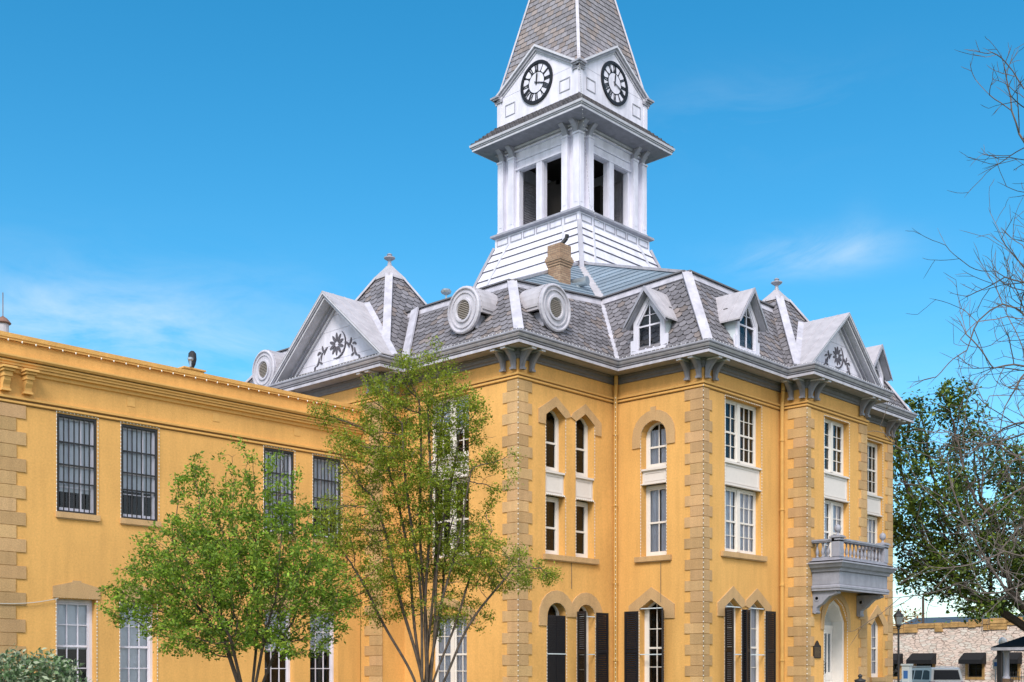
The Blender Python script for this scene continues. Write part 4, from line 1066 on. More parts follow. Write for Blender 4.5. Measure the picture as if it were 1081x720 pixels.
# clock dials
NUM = ['XII', 'I', 'II', 'III', 'IIII', 'V', 'VI', 'VII', 'VIII', 'IX', 'X', 'XI']
for F in TF[:2]:
    zc, r, d0 = 24.85, .80, s + .003; n = 48
    b = B(); b.prism(F, [(r * math.cos(2 * math.pi * i / n), zc + r * math.sin(2 * math.pi * i / n)) for i in range(n)], d0, d0 + .03)
    cf = b.make('clock_face', M['white'], CRT)
    def ring(b, r0, r1, da, db):
        A_ = [(r0 * math.cos(2 * math.pi * i / n), zc + r0 * math.sin(2 * math.pi * i / n)) for i in range(n)]
        C_ = [(r1 * math.cos(2 * math.pi * i / n), zc + r1 * math.sin(2 * math.pi * i / n)) for i in range(n)]
        b.strip(F, A_, C_, da, db, closed=True)
    b = B(); ring(b, .72, .84, d0 + .001, d0 + .06); b.make('dial_rim', M['black'], cf)
    for ra, rb in ((.698, .712), (.395, .43)): b = B(); ring(b, ra, rb, d0 + .031, d0 + .036); b.make('minute_ring', M['black'], cf)
    b = B()
    def stroke(pa, pb, wd, ang):
        # pa,pb in (tangential, radial) of a numeral
        d = Vector((pb[0] - pa[0], pb[1] - pa[1])); L = d.length; d /= L; nn = Vector((-d.y, d.x)) * wd / 2
        q = []
        for p, sg in ((pa, 1), (pb, 1), (pb, -1), (pa, -1)):
            t, rr = p[0] + sg * nn.x, p[1] + sg * nn.y
            q.append((math.sin(ang) * rr + math.cos(ang) * t, zc + math.cos(ang) * rr - math.sin(ang) * t))
        b.prism(F, q, d0 + .031, d0 + .038)
    for h, t in enumerate(NUM):
        ang = 2 * math.pi * h / 12; wid = {'I': .05, 'V': .10, 'X': .10}; tot = sum(wid[c] for c in t); x = -tot / 2
        for c in t:
            w_ = wid[c]; m_ = x + w_ / 2; r0, r1 = .425, .71
            if c == 'I': stroke((m_, r0), (m_, r1), .040, ang)
            elif c == 'V': stroke((m_, r0), (m_ - .04, r1), .044, ang); stroke((m_ + .002, r0), (m_ + .042, r1), .022, ang)
            else: stroke((m_ + .035, r0), (m_ - .035, r1), .046, ang); stroke((m_ - .035, r0), (m_ + .035, r1), .022, ang)
            x += w_
        stroke((-tot / 2, .70), (tot / 2, .70), .02, ang); stroke((-tot / 2, .435), (tot / 2, .435), .016, ang)
    b.make('numeral_ring', M['black'], cf)
    for ang, L, wd in ((R(6), .42, .05), (R(110), .60, .035)):
        b = B(); dx, dz = math.sin(ang), math.cos(ang)
        q = [(-dx * .1 - dz * wd / 2, zc - dz * .1 + dx * wd / 2), (-dx * .1 + dz * wd / 2, zc - dz * .1 - dx * wd / 2), (dx * L * .7 + dz * wd * .7, zc + dz * L * .7 - dx * wd * .7), (dx * L, zc + dz * L), (dx * L * .7 - dz * wd * .7, zc + dz * L * .7 + dx * wd * .7)]
        dd = .045 if L < .5 else .056
        b.prism(F, q, d0 + dd, d0 + dd + .008); b.make('hand', M['black'], cf)
# spire
b = B(); frus(b, [(2.12, 24.86), (.02, 34.1)]); b.make('spire_core', M['under'], CRT)
b = B()
for F, o in zip(TF, OUT):
    a, c = S4(F, 2.125, 24.85); e, g = S4(F, .05, 34.1); shingles(b, a, c, g, e, course=.225, w=.32, out=o, tones=(.82, 1.2), hexcut=.012, brown=.3)
b.make('spire', M['spgrey'], CRT, recalc=False)
b = B()
for i in range(4): board(b, sq(2.14, 24.9)[i], sq(.05, 34.12)[i], .12, .06, cn[i])
b.make('spire_hip', M['lav'], CRT)
b = B(); b.lathe((CX, CY, 34.05), [(.12, 0), (.06, .2), (.12, .3), (.05, .4), (.02, 1.3), (.001, 1.5)], 10); b.make('spire_finial', M['grey'], CRT)

# chimney ------------------------------------------------------------
b = B(); x, y = 30.38, 26.32
def cb(h, z0, z1): b.box(W, x - h, x + h, y - h, y + h, z0, z1)
cb(.275, 13.7, 15.32); cb(.30, 15.322, 15.40); cb(.325, 15.402, 15.48); cb(.35, 15.482, 15.60); cb(.32, 15.602, 15.67); cb(.285, 15.672, 16.05)
ch = b.make('chimney', M['brick'], CRT)
b = B()
for i in range(9):
    t = i / 9
    b.box(W, x - .305, x - .277, y - .30 + t * .6, y - .25 + t * .6, 13.9, 14.55 + .02 * i)
    b.box(W, x - .30 + t * .6, x - .25 + t * .6, y - .305, y - .277, 13.9, 14.55 - .035 * i + .1)
b.make('flashing', M['metal'], ch)
b = B(); pts = [(x + .1, y, 15.95), (x + .1, y, 16.15), (x + .16, y - .08, 16.24), (x + .2, y - .16, 16.34), (x + .2, y - .18, 16.46)]
b.path(pts, .07, 8); b.make('cowl', M['iron'], ch)
b = B(); x, y = 31.1, 26.1
b.tube((x, y, 14.2), (x, y, 14.75), .05, None, 8); b.tube((x - .02, y + .25, 14.95), (x + .1, y - .35, 14.95), .16, None, 14); b.tube((x + .0, y, 14.7), (x + .02, y, 14.9), .09, None, 8)
b.make('vent_pipe', M['steel'], CRT)
b = B(); x, y, z = 27.0, 28.35, 14.0
b.tube((x, y, z - .4), (x, y, z + .05), .03, None, 6); b.lathe((x, y, z + .05), [(.05, 0), (.16, .06), (.18, .12), (.14, .18), (.02, .2)], 12)
b.make('vent_pipe', M['steel'], CRT)
# plaque on the pavilion wall
b = B(); F = U3; q = [(35.22, 2.02), (35.70, 2.02), (35.70, 2.42), (35.60, 2.46), (35.54, 2.54), (35.46, 2.60), (35.38, 2.54), (35.32, 2.46), (35.22, 2.42)]
b.prism(F, q, .002, .035, 0)
for k in range(8): b.box(F, 35.27, 35.65 - (k % 3) * .03, .035, .04, 2.07 + k * .04, 2.085 + k * .04, 1)
pl = b.make('wall_plaque', [M['bronze'], M['gold']], loc=(35.46, 19.43, 2.0)); tag(pl, 'small dark bronze marker with pointed top on the wall left of the white door', 'plaque')
# bollard / newel in front of the door
b = B(); bx, by = 36.05, 18.75
b.lathe((36.0, 18.15, .3), [(.16, 0), (.16, .06), (.11, .1), (.10, .8), (.13, .84), (.13, .88), (.17, .93), (.19, 1.0), (.08, 1.03), (.04, 1.06), (.07, 1.1), (.07, 1.15), (.001, 1.2)], 14)
tag(b.make('bollard', M['iron'], loc=(36.0, 18.15, .3), smooth=True), 'black iron post with small ball top in front of the white door', 'post')

# ================================================================== ANNEX
AY = 29.9; AX0, AX1 = 12.72, 24.62; FA = FU(AY)
ANX = thing('annex', 'flat-roofed two-storey yellow stucco wing with barred upper windows left of the tower', 'building', (AX0, AY, 0))
b = B(); gf = (14.93, 16.73, 21.45, 23.15); uf = (14.95, 16.77, 21.43, 23.27)
holes = [op(u, 1.12, 5.78, 8.37) for u in uf] + [op(u, 1.1, .95, 3.5) for u in gf]
wall(b, FA, [(AX0, 0), (AX1, 0), (AX1, 9.3), (AX0, 9.3)], holes)
for a, c in (((AX0, 39.0), (AX0, AY)), ((AX1, 39.0), (AX0, 39.0))): b.poly([(a[0], a[1], 0), (c[0], c[1], 0), (c[0], c[1], 9.3), (a[0], a[1], 9.3)])
b.make('wall', M['stucco'], ANX, recalc=False)
b = B(); b.box(W, AX0 + .4, AX1 - .1, 31.6, 31.75, .1, 9.2); b.box(W, AX0 + .4, AX1 - .1, AY + .4, 38.6, 4.5, 4.6); b.make('dark_room_backing', M['dark'], ANX)
AP = [(AX0, AY), (AX1, AY), (AX1, 39.0), (AX0, 39.0)]
def asweep(b, prof, mi=0):
    # moulding on the front and left sides only
    pts = [[(AX1, AY - o, z), (AX0 - o, AY - o, z), (AX0 - o, 39.0, z)] for o, z in prof]
    n = len(pts); vs = [p for r_ in pts for p in r_]; fs = []
    for j in range(n):
        k = (j + 1) % n
        for i in range(2): fs.append((j * 3 + i, j * 3 + i + 1, k * 3 + i + 1, k * 3 + i))
    fs.append(tuple(j * 3 for j in range(n))); fs.append(tuple(j * 3 + 2 for j in range(n))[::-1])
    b.add(vs, fs, mi)
b = B()
asweep(b, [(0.002, 8.42), (.05, 8.44), (.05, 8.49), (.02, 8.5), (.02, 8.53), (.08, 8.545), (.085, 8.60), (.002, 8.62)])
asweep(b, [(.003, 8.398), (.008, 8.398), (.008, 8.418), (.003, 8.418)], 1); asweep(b, [(.021, 8.502), (.038, 8.502), (.038, 8.53), (.021, 8.53)], 1)
b.make('string_course', [M['stucco_trim'], M['groove']], ANX)
b = B()
asweep(b, [(0.002, 9.18), (.05, 9.20), (.06, 9.28), (.14, 9.30), (.14, 9.36), (.002, 9.36)])
asweep(b, [(0.002, 9.365), (.18, 9.37), (.18, 9.42), (.22, 9.44), (.22, 9.48), (.002, 9.485)])
asweep(b, [(.10, 9.361), (.125, 9.361), (.125, 9.368), (.10, 9.368)], 1)
asweep(b, [(.15, 9.486), (.21, 9.486), (.21, 9.499), (.15, 9.499)], 1)
asweep(b, [(0.002, 9.50), (.26, 9.51), (.30, 9.56), (.30, 9.60), (.05, 9.66), (.002, 9.66)])
b.make('cornice', [M['stucco_trim'], M['groove']], ANX)
b = B(); asweep(b, [(-.25, 9.3), (.0, 9.3), (.0, 10.02), (-.25, 10.02)]); asweep(b, [(-.28, 10.022), (.07, 10.022), (.07, 10.06), (.09, 10.08), (.09, 10.19), (-.28, 10.2)])
b.make('parapet', M['stucco'], ANX)
b = B(); b.box(W, AX0 + .26, AX1, AY + .26, 39.0, 9.4, 9.5); b.make('flat_roof', M['concrete'], ANX)
for u in (13.0, 13.57):
    b = B(); b.box(FA, u - .11, u + .11, .003, .26, 9.05, 9.17); b.box(FA, u - .15, u + .15, .003, .32, 9.172, 9.235); b.box(FA, u - .18, u + .18, .003, .38, 9.24, 9.295)
    pr = [(0.003, 8.76), (.12, 8.76), (.14, 8.85), (.20, 8.95), (.22, 9.048), (.003, 9.048)]; b.solid([FA(u - .09, d, z) for d, z in pr], [FA(u + .09, d, z) for d, z in pr])
    b.box(FA, u - .12, u + .12, .003, .15, 8.70, 8.757)
    b.make('corbel', M['stucco_trim'], ANX)
for u in (16.5, 19.2, 22.1): b = B(); b.box(FA, u - .12, u + .12, .002, .012, 8.88, 9.12); b.make('wall_patch', M['stucco_trim'], ANX)
quoins(AX0, AY, 1, 0, (.83, .58), ztop=8.40, h=.343, par=ANX)
for i, u in enumerate(uf):
    wn = window(FA, ANX, u, 1.12, 5.78, 8.37, nx=2, ny=1, rec=.10, fw=.07, fmat=M['white'], curtain=('flat', [.22, .30, .05, .38][i], .99))
    b = B()
    for k in range(8): uu = u - .50 + k * 1.0 / 7; b.box(FA, uu - .013, uu + .013, -.05, -.024, 5.80, 8.33)
    for z in (5.80, 6.56, 7.03, 7.62, 8.29): b.box(FA, u - .55, u + .55, -.075, -.045, z, z + .04)
    for uu in (u - .555, u + .50): b.box(FA, uu, uu + .055, -.08, -.02, 5.785, 8.365)
    b.box(FA, u - .50, u + .50, -.08, -.02, 8.30, 8.365)
    b.make('window_bars', M['iron'], wn)
    sill(FA, u - .60, u + .62, 5.78, wn, .15, .07, name='sill')
for i, u in enumerate(gf):
    wn = window(FA, ANX, u, 1.1, .95, 3.5, nx=2, ny=1, rec=.22, fw=.09, fmat=M['white'], rail=.53, curtain=('flat', .48 if i != 1 else .02, .99))
    b = B(); q = [(u - .66, 3.52), (u + .66, 3.52), (u + .66, 3.82), (u + .12, 3.95), (u + .12, 3.99), (u - .12, 3.99), (u - .12, 3.95), (u - .66, 3.82)]
    b.prism(FA, q, .0005, .035); b.make('lintel', M['quoin'], wn)
b = B(); b.box(W, 20.05, 20.75, 33.0, 33.7, 9.5, 11.15); b.box(W, 20.0, 20.8, 32.95, 33.75, 11.152, 11.2); b.make('roof_stack', M['stucco'], ANX)
b = B(); q = at(203, 378, 42.6); b.lathe(tuple(q + Vector((0, 0, -.5))), [(.05, 0), (.06, .15), (.12, .28), (.155, .45), (.14, .66), (.06, .75)], 12); b.tube(tuple(q + Vector((0, 0, -3.))), tuple(q + Vector((0, 0, -.5))), .05)
b.make('roof_cowl', M['iron'], ANX)
b = B(); x, y = 20.2, 32.9
b.tube((x, y, 11.2), (x, y, 11.45), .035, None, 8); b.lathe((x, y, 11.38), [(.03, 0), (.09, .04), (.09, .1), (.02, .13)], 10); b.make('vent_pipe', M['steel'], ANX)
b = B(); x, y = 14.75, 34.0
b.lathe((x, y, 9.5), [(.16, 0), (.16, 2.1)], 14, 0); b.lathe((x, y, 11.6), [(.2, 0), (.23, .03), (.12, .16), (.03, .22), (.012, .24), (.012, .9), (.001, .92)], 14, 1)
b.make('roof_vent', [M['seam'], M['redroof']], ANX)
# ================================================================== strings of bulbs hung on the buildings
def vert(x, y, z0=.8, z1=10.3, n=1): return [(x, y, z1), (x, y, z0)]
bulbs('string of clear bulbs down the quoined corner between the leafy trees and the paired windows', vert(25.58, 23.775))
bulbs('string of clear bulbs down the quoined corner right of the single keystone window', vert(30.195, 20.355))
bulbs('string of clear bulbs down the quoined corner of the balcony bay', vert(34.765, 19.395, z1=10.2))
bulbs('string of clear bulbs down the yellow downpipe in the deep inner corner', vert(30.03, 23.62, z1=10.4))
e1 = lambda o, z: [(25.61 - o, 23.81 - o, z), (30.24 - o, 23.81 - o, z), (30.24 - o, 20.39 - o, z), (34.8 - o, 20.39 - o, z), (34.8 - o, 19.43 - o, z), (39.0 + o, 19.43 - o, z), (39.0 + o, 20.39 - o, z), (43.05 + o, 20.39 - o, z)]
bulbs('long string of clear bulbs along the grey eaves below the slate roof', e1(.66, 11.50), sp=.16, r=.016)
bulbs('string of clear bulbs along the eaves under the big white gable', [(24.65 - .66, 33.5, 11.5), (24.65 - .66, 28.2, 11.5), (25.61 - .66, 28.2, 11.5), (25.61 - .66, 23.2, 11.5)], sp=.16, r=.016)
bulbs('row of clear bulbs under the coping of the flat-roofed wing', [(12.7, 29.79, 10.0), (24.5, 29.79, 10.0)], sp=.36, r=.026)
def around(F, uc, w, z0, zs, rise=0, kind='flat', d=.02):
    o = opening(uc, w + .02, z0, zs + .01, rise, kind); return [F(u, d, z) for u, z in o]
def ws(label, *a, **k): bulbs(label, around(*a), sp=.10, r=.018, group='bulb strings round the windows', wm='wirewhite')
ws('bulb string round the tall pointed opening over the paired windows, the one nearer the corner', U1, 27.3, .91, 7.72, 9.4, .3, 'shoulder')
ws('bulb string round the upper pointed window next to the inner-corner downpipe', U1, 28.72, .91, 7.72, 9.4, .3, 'shoulder')
ws('bulb string round the lower of the narrow windows nearer the quoined corner', U1, 27.3, .91, 5.15, 6.97)
ws('bulb string round the middle-floor narrow window next to the downpipe', U1, 28.72, .91, 5.15, 6.97)
ws('bulb string round the ground-floor arched window with closed black shutters', U1, 27.35, .9, .95, 3.27, .42, 'round')
ws('bulb string round the ground-floor arched window with one black shutter folded open', U1, 28.76, .9, .95, 3.27, .42, 'round')
ws('bulb string round the round-headed window under the single keystone arch', V2, -22.25, .98, 5.22, 9.05, .45, 'round')
ws('bulb string round the lone pointed ground-floor window with black shutters', V2, -22.33, .95, .95, 3.56, .3, 'gothic')
ws('bulb string round the left pointed window of the shuttered ground-floor pair', U2, 31.88, .95, .95, 3.6, .3, 'gothic')
ws('bulb string round the right pointed window of the shuttered ground-floor pair', U2, 33.29, .95, .95, 3.6, .3, 'gothic')
ws('bulb string round the tall double window above the shuttered pair', U2, 32.5, 2.15, 5.33, 10.2)
ws('bulb string round the tall double window above the balcony', U3, 36.83, 1.75, 5.95, 10.15)
ws('bulb string round the double window right of the balcony', U2, 41.16, 2.15, 5.33, 10.2)
ws('bulb string round the white entrance door', U3, 36.75, 1.6, .65, 3.28, .78, 'shoulder')
for u, t in ((14.95, 'leftmost barred upper window'), (16.77, 'second barred upper window from the left'), (21.43, 'barred upper window behind the round tree'), (23.27, 'barred upper window between the two trees')):
    ws('bulb string round the ' + t, FA, u, 1.14, 5.8, 8.4)
ws('bulb string round the leftmost ground-floor window above the shrub', FA, 14.93, 1.12, .95, 3.52)
ws('bulb string round the ground-floor window half hidden by the round tree', FA, 16.73, 1.12, .95, 3.52)
q = [(36.83 - 2.98, 31.2 - 2.98, 23.02), (36.83 - 2.3, 31.2 - 2.3, 22.3), (36.83 - 2.2, 31.2 - 2.2, 19.4), (36.83 - 2.42, 31.2 - 2.42, 19.2)]
bulbs('string of clear bulbs hanging down the near corner of the clock tower', [(35.93, 30.3, 29.0), (34.62, 28.99, 25.0), (33.86, 28.22, 23.02), (33.86, 28.22, 22.8), (34.9, 28.9, 21.5), (35.1, 28.85, 19.5), (35.0, 28.3, 18.6)], sp=.14, r=.015)
# the wire sagging from the quoins to the first ground-floor window
w_ = [(12.8 + i * 1.6 / 10, 29.84, 3.30 + .20 * (i / 10) ** 2.2) for i in range(11)]
b = B(); b.path(w_, .012, 4); tag(b.make('light_cable', M['wirewhite'], loc=w_[0]), 'thin pale cable sagging from the left quoins to the ground-floor window', 'cable')

for (x, y, z0, z1, t) in ((28.03, 23.775, 4.15, 5.0, 'thin vertical cable on the wall between the two pairs of narrow windows'), (30.2, 21.95, 3.75, 5.0, 'thin vertical cable below the sill of the curtained single window')):
    b = B(); b.path([(x, y, z1), (x + .005, y + .004, (z0 + z1) / 2), (x, y, z0)], .008, 4); tag(b.make('light_cable', M['wire'], loc=(x, y, z0)), t, 'cable')
# ================================================================== trees
def colonize(pts, starts, D=.22, di=1.4, dk=.45, iters=160, tropism=(0, 0, .0), jit=.15, maxn=9000, rnd=None):
    """grow a branching skeleton from starts towards the attractor points; returns nodes, parents"""
    rnd = rnd or np.random.default_rng(1)
    nodes = [Vector(p) for p, _ in starts]; par = [q for _, q in starts]
    A_ = [Vector(p) for p in pts]; alive = [True] * len(A_); tr = Vector(tropism)
    near = [None] * len(A_); last = 0
    nd = [1e9] * len(A_)
    for it in range(iters):
        kd = kdtree.KDTree(len(nodes) - last)
        for i in range(last, len(nodes)): kd.insert(nodes[i], i)
        kd.balance(); last = len(nodes)
        pull = {}
        any_ = False
        for k, a in enumerate(A_):
            if not alive[k]: continue
            co, idx, dist = kd.find(a)
            if dist is not None and dist < nd[k]: nd[k] = dist; near[k] = idx
            if nd[k] < dk: alive[k] = False; continue
            if nd[k] < di: pull.setdefault(near[k], []).append(k); any_ = True
        if not pull:
            break
        new = 0
        for i, ks in pull.items():
            d = Vector((0, 0, 0))
            for k in ks: d += (A_[k] - nodes[i]).normalized()
            if d.length < .05: continue
            d.normalize(); d += tr + Vector(rnd.normal(0, jit, 3)); d.normalize()
            q = nodes[i] + d * D
            nodes.append(q); par.append(i); new += 1
        if not new or len(nodes) > maxn: break
    return nodes, par

def radii(nodes, par, tip=.006, ex=2.3, trunk=None):
    n = len(nodes); kids = [[] for _ in range(n)]
    for i, p in enumerate(par):
        if p is not None: kids[p].append(i)
    r = [0.] * n
    order = sorted(range(n), key=lambda i: i)
    for i in reversed(order):
        r[i] = tip if not kids[i] else sum(r[k] ** ex for k in kids[i]) ** (1 / ex)
    return r, kids

def wood(b, nodes, par, r, rmin=0., nmax=8, mi=0, flare=None):
    """tapering limbs: one joined run of rings per unbroken branch"""
    n = len(nodes); kids = [[] for _ in range(n)]
    for i, p in enumerate(par):
        if p is not None: kids[p].append(i)
    roots = [i for i, p in enumerate(par) if p is None]
    stack = [(None, i) for i in roots]
    while stack:
        p, i = stack.pop()
        chain = ([p] if p is not None else []) + [i]
        while kids[i]:
            ks = sorted(kids[i], key=lambda k: -r[k])
            for k in ks[1:]: stack.append((i, k))
            i = ks[0]; chain.append(i)
        if len(chain) < 2: continue
        R0 = r[chain[1]]
        if R0 < rmin: continue
        ns = 3 if R0 < .012 else 5 if R0 < .04 else nmax
        vs = []; fs = []; prev = None
        for c, k in enumerate(chain):
            a = nodes[chain[max(0, c - 1)]]; e = nodes[chain[min(len(chain) - 1, c + 1)]]
            d = (e - a); d = d.normalized() if d.length > 1e-6 else Vector((0, 0, 1))
            x = (prev - d * prev.dot(d)) if prev is not None else d.orthogonal()
            x.normalize(); prev = x; y = d.cross(x)
            rr = min(r[k], R0 * 1.02) if c == 0 else r[k]
            if c == len(chain) - 1: rr *= .4
            for t in range(ns):
                an = 2 * math.pi * t / ns; vs.append(tuple(nodes[k] + x * (rr * math.cos(an)) + y * (rr * math.sin(an))))
            if c:
                for t in range(ns): fs.append(((c - 1) * ns + t, (c - 1) * ns + (t + 1) % ns, c * ns + (t + 1) % ns, c * ns + t))
        b.add(vs, fs, mi)

def leaves(name, centres, dirs, size, mat_, parent, tones, rnd, flat=.3, asp=2.2, per=1, spread=.1, shades=None):
    """thousands of small folded leaves as one mesh"""
    C = np.repeat(np.asarray(centres, float), per, axis=0); Dv = np.repeat(np.asarray(dirs, float), per, axis=0); n = len(C)
    clump = np.repeat(rnd.uniform(0, 1, len(centres)), per)
    C = C + rnd.normal(0, spread, (n, 3)) * np.array([1, 1, .8])
    L = size * rnd.uniform(.6, 1.25, n)[:, None]
    d = Dv * .6 + rnd.normal(0, 1, (n, 3)) * np.array([1, 1, .7]); d /= np.linalg.norm(d, axis=1)[:, None]
    nr = rnd.normal(0, 1, (n, 3)) + np.array([0, 0, flat * 4]); s = np.cross(d, nr); s /= np.linalg.norm(s, axis=1)[:, None] + 1e-9
    nn = np.cross(s, d); W_ = L / asp
    p0 = C; p1 = C + d * L * .45 + s * W_ * .5 + nn * W_ * .18; p2 = C + d * L; p3 = C + d * L * .45 - s * W_ * .5 + nn * W_ * .18
    V = np.empty((n * 4, 3)); V[0::4] = p0; V[1::4] = p1; V[2::4] = p2; V[3::4] = p3
    o3 = np.array(LOC[parent.name]); V -= o3
    me = bpy.data.meshes.new(name)
    me.vertices.add(n * 4); me.vertices.foreach_set('co', V.ravel())
    # two triangles so the leaf folds along its rib
    idx = np.empty((n, 6), np.int32); base = np.arange(n) * 4
    for k, o in enumerate((0, 1, 2, 0, 2, 3)): idx[:, k] = base + o
    me.loops.add(n * 6); me.loops.foreach_set('vertex_index', idx.ravel())
    me.polygons.add(n * 2); me.polygons.foreach_set('loop_start', np.arange(n * 2, dtype=np.int32) * 3)
    try: me.polygons.foreach_set('loop_total', np.full(n * 2, 3, np.int32))
    except Exception: pass
    me.update(calc_edges=True)
    t = np.asarray(tones, float); g = rnd.integers(0, len(t), n); base_c = t[g] * rnd.uniform(.8, 1.2, n)[:, None] * (.8 + .4 * clump)[:, None]
    col = np.ones((n, 6, 4)); col[:, :, :3] = base_c[:, None, :]
    ca = me.color_attributes.new('tone', 'FLOAT_COLOR', 'CORNER'); ca.data.foreach_set('color', col.ravel())
    me.materials.append(mat_)
    o = bpy.data.objects.new(name, me); COL.objects.link(o); o.parent = parent; LOC[o.name] = tuple(o3)
    return o

def in_blobs(blobs, n, rnd, shell=.0):
    """n random points in a union of ellipsoids (centre, radii)"""
    vol = np.array([a[1][0] * a[1][1] * a[1][2] * (a[2] if len(a) > 2 else 1) for a in blobs]); vol = vol / vol.sum()
    out = []
    for k in rnd.choice(len(blobs), n, p=vol):
        c, r = blobs[k][:2]
        v = rnd.normal(0, 1, 3); v /= np.linalg.norm(v); v *= rnd.uniform(shell ** 3, 1) ** (1 / 3)
        out.append(tuple(np.array(c) + v * np.array(r)))
    return out

from mathutils import noise as mnoise
def clumps(cs, ds, sc, keep, seed, extra=0):
    oc, od = [], []
    for c, d in zip(cs, ds):
        v = mnoise.noise(Vector(c) * sc + Vector((seed * 7.3, 0, 0))) + .5 * mnoise.noise(Vector(c) * sc * 2.3)
        if v > keep: oc.append(c); od.append(d)
        if v > keep + .25 and extra: oc.append(c); od.append(d)
    return oc, od
FWD = Vector((CA, SA, 0)); RGT = Vector((SA, -CA, 0)); UP = Vector((0, 0, 1))
def loc3(base, r, f, z): return tuple(Vector(base) + RGT * r + FWD * f + UP * z)

# --- round tree in front of the wing
rn = np.random.default_rng(11); d = 22.5
base = at(263, 720, d); base.z = 0; BS = tuple(base)
T = thing('small_tree', 'round-headed small tree with dense fresh green leaves in front of the flat-roofed wing', 'tree', BS)
s = d / FPX
def pxz(y): return EYE + (HOR - y) * s
def rx(x): return (x - 263) * s
bl = [(loc3(BS, rx(x), f, pxz(y)), (rw * s, rw * s * .9, rh * s), w) for x, y, rw, rh, f, w in (
    (250, 615, 88, 62, 0, 1.), (165, 625, 52, 48, .2, 1.), (320, 620, 58, 52, -.1, 1.), (235, 565, 62, 48, .1, 1.), (190, 585, 42, 40, -.4, .9), (290, 560, 48, 52, .3, .8),
    (210, 520, 28, 42, 0, .8), (262, 505, 30, 40, .2, .7), (300, 515, 22, 40, -.2, .6), (235, 665, 85, 25, 0, .9), (130, 640, 26, 30, 0, .8), (348, 645, 34, 30, 0, .8), (330, 570, 22, 40, .2, .5), (170, 548, 9, 34, .1, .16), (192, 525, 8, 40, 0, .16), (222, 500, 8, 38, .2, .16), (250, 492, 8, 36, -.2, .16), (278, 492, 8, 34, .1, .16), (140, 575, 10, 30, 0, .16), (118, 615, 12, 26, 0, .2), (215, 682, 60, 14, .2, .35), (300, 680, 55, 16, -.1, .45), (345, 672, 30, 18, 0, .3), (180, 668, 40, 16, 0, .35), (310, 505, 8, 34, 0, .16), (335, 540, 8, 34, .1, .16), (150, 560, 6, 26, .3, .1))]
pts = in_blobs(bl, 7500, rn)
st = []
for k, (dx, df, n_) in enumerate(((-.18, .05, 6), (.0, -.1, 7), (.16, .1, 6), (.05, .22, 6), (-.08, .3, 5))):
    pass
starts = [(base + Vector((0, 0, 0)), None)]
def stem(starts, b0, pts_):
    p = b0
    for q in pts_: starts.append((Vector(q), p)); p = len(starts) - 1
    return p
r0 = stem(starts, 0, [loc3(BS, 0, 0, .35), loc3(BS, .02, 0, .7)])
for a, L in ((-1.9, .5), (-.7, .35), (.4, .45), (1.5, .4), (2.6, .5)):
    stem(starts, r0, [loc3(BS, math.cos(a) * L * t, math.sin(a) * L * t, .7 + 1.15 * t) for t in (.25, .5, .75, 1., 1.25)])
nodes, par = colonize(pts, starts, D=.10, di=1.6, dk=.135, iters=120, jit=.16, rnd=rn, maxn=14000); print('NODES', T.name, len(nodes))
r, kids = radii(nodes, par, .0035, 2.45)
b = B(); wood(b, nodes, par, r); b.make('trunk', M['bark'], T, recalc=False)
cs = []; ds = []
for i, p in enumerate(nodes):
    if r[i] < .008 and i > 30:
        dd = (nodes[i] - nodes[par[i]]).normalized(); cs.append(tuple(p)); ds.append(tuple(dd))
cs, ds = clumps(cs, ds, 2.9, -.10, 1, 1); leaves('crown', cs, ds, .078, M['leafA'], T, [(1, 1, 1), (1.35, 1.2, .9), (.5, .62, .6), (1.1, 1.25, .7), (.75, .85, .7)], rn, per=11, spread=.06, asp=1.9)

# --- tall vase-shaped tree between the wing and the courthouse
rn = np.random.default_rng(23); d = 25.5; s = d / FPX
base = at(450, 720, d); base.z = 0; BS = tuple(base)
T = thing('vase_tree', 'tall airy many-stemmed tree with thin yellow-green leaves before the corner of the courthouse', 'tree', BS)
def rx(x): return (x - 450) * s
bl = [(loc3(BS, rx(x), f, pxz(y)), (rw * s, rw * s * .8, rh * s), w) for x, y, rw, rh, f, w in (
    (450, 400, 42, 32, 0, .9), (415, 430, 48, 40, .3, 1.), (480, 440, 40, 45, -.2, 1.), (390, 480, 50, 42, .2, 1.), (450, 500, 60, 50, 0, 1.), (520, 495, 22, 40, .1, .5), (375, 560, 50, 45, 0, 1.),
    (470, 570, 60, 45, .3, 1.), (520, 600, 48, 30, -.2, 1.), (565, 605, 34, 14, 0, .9), (400, 620, 42, 38, -.2, .8), (460, 640, 48, 30, .4, .5), (348, 440, 26, 14, .1, .5), (350, 470, 20, 12, 0, .3), (360, 640, 24, 16, .2, .4), (400, 655, 30, 16, -.1, .25), (500, 650, 30, 18, .1, .3), (430, 600, 50, 30, 0, .5), (455, 365, 10, 14, 0, .4), (538, 488, 24, 18, .1, .12), (355, 600, 26, 30, 0, .6))]
pts = in_blobs(bl, 7500, rn)
starts = [(base.copy(), None)]; r0 = stem(starts, 0, [loc3(BS, 0, 0, .3)])
for k, (xt, yt, f) in enumerate(((390, 520, .1), (405, 470, .5), (425, 450, -.3), (440, 420, .2), (455, 430, -.2), (468, 420, .4), (482, 460, 0), (500, 500, -.4), (520, 560, .1), (372, 600, -.2), (415, 540, .7), (478, 540, .7), (540, 600, -.3))):
    tx = rx(xt); tz = pxz(yt); pts_ = []; n_ = 24
    for i in range(1, n_ + 1):
        t = i / n_; ww = .05 * math.sin(t * 9 + k * 2)
        x = tx * (.30 * t + .7 * t ** 1.5) + ww; z = .3 + (tz - .3) * (t ** .92)
        pts_.append(loc3(BS, x, f * t + .04 * math.cos(t * 7 + k), z))
    stem(starts, r0, pts_)
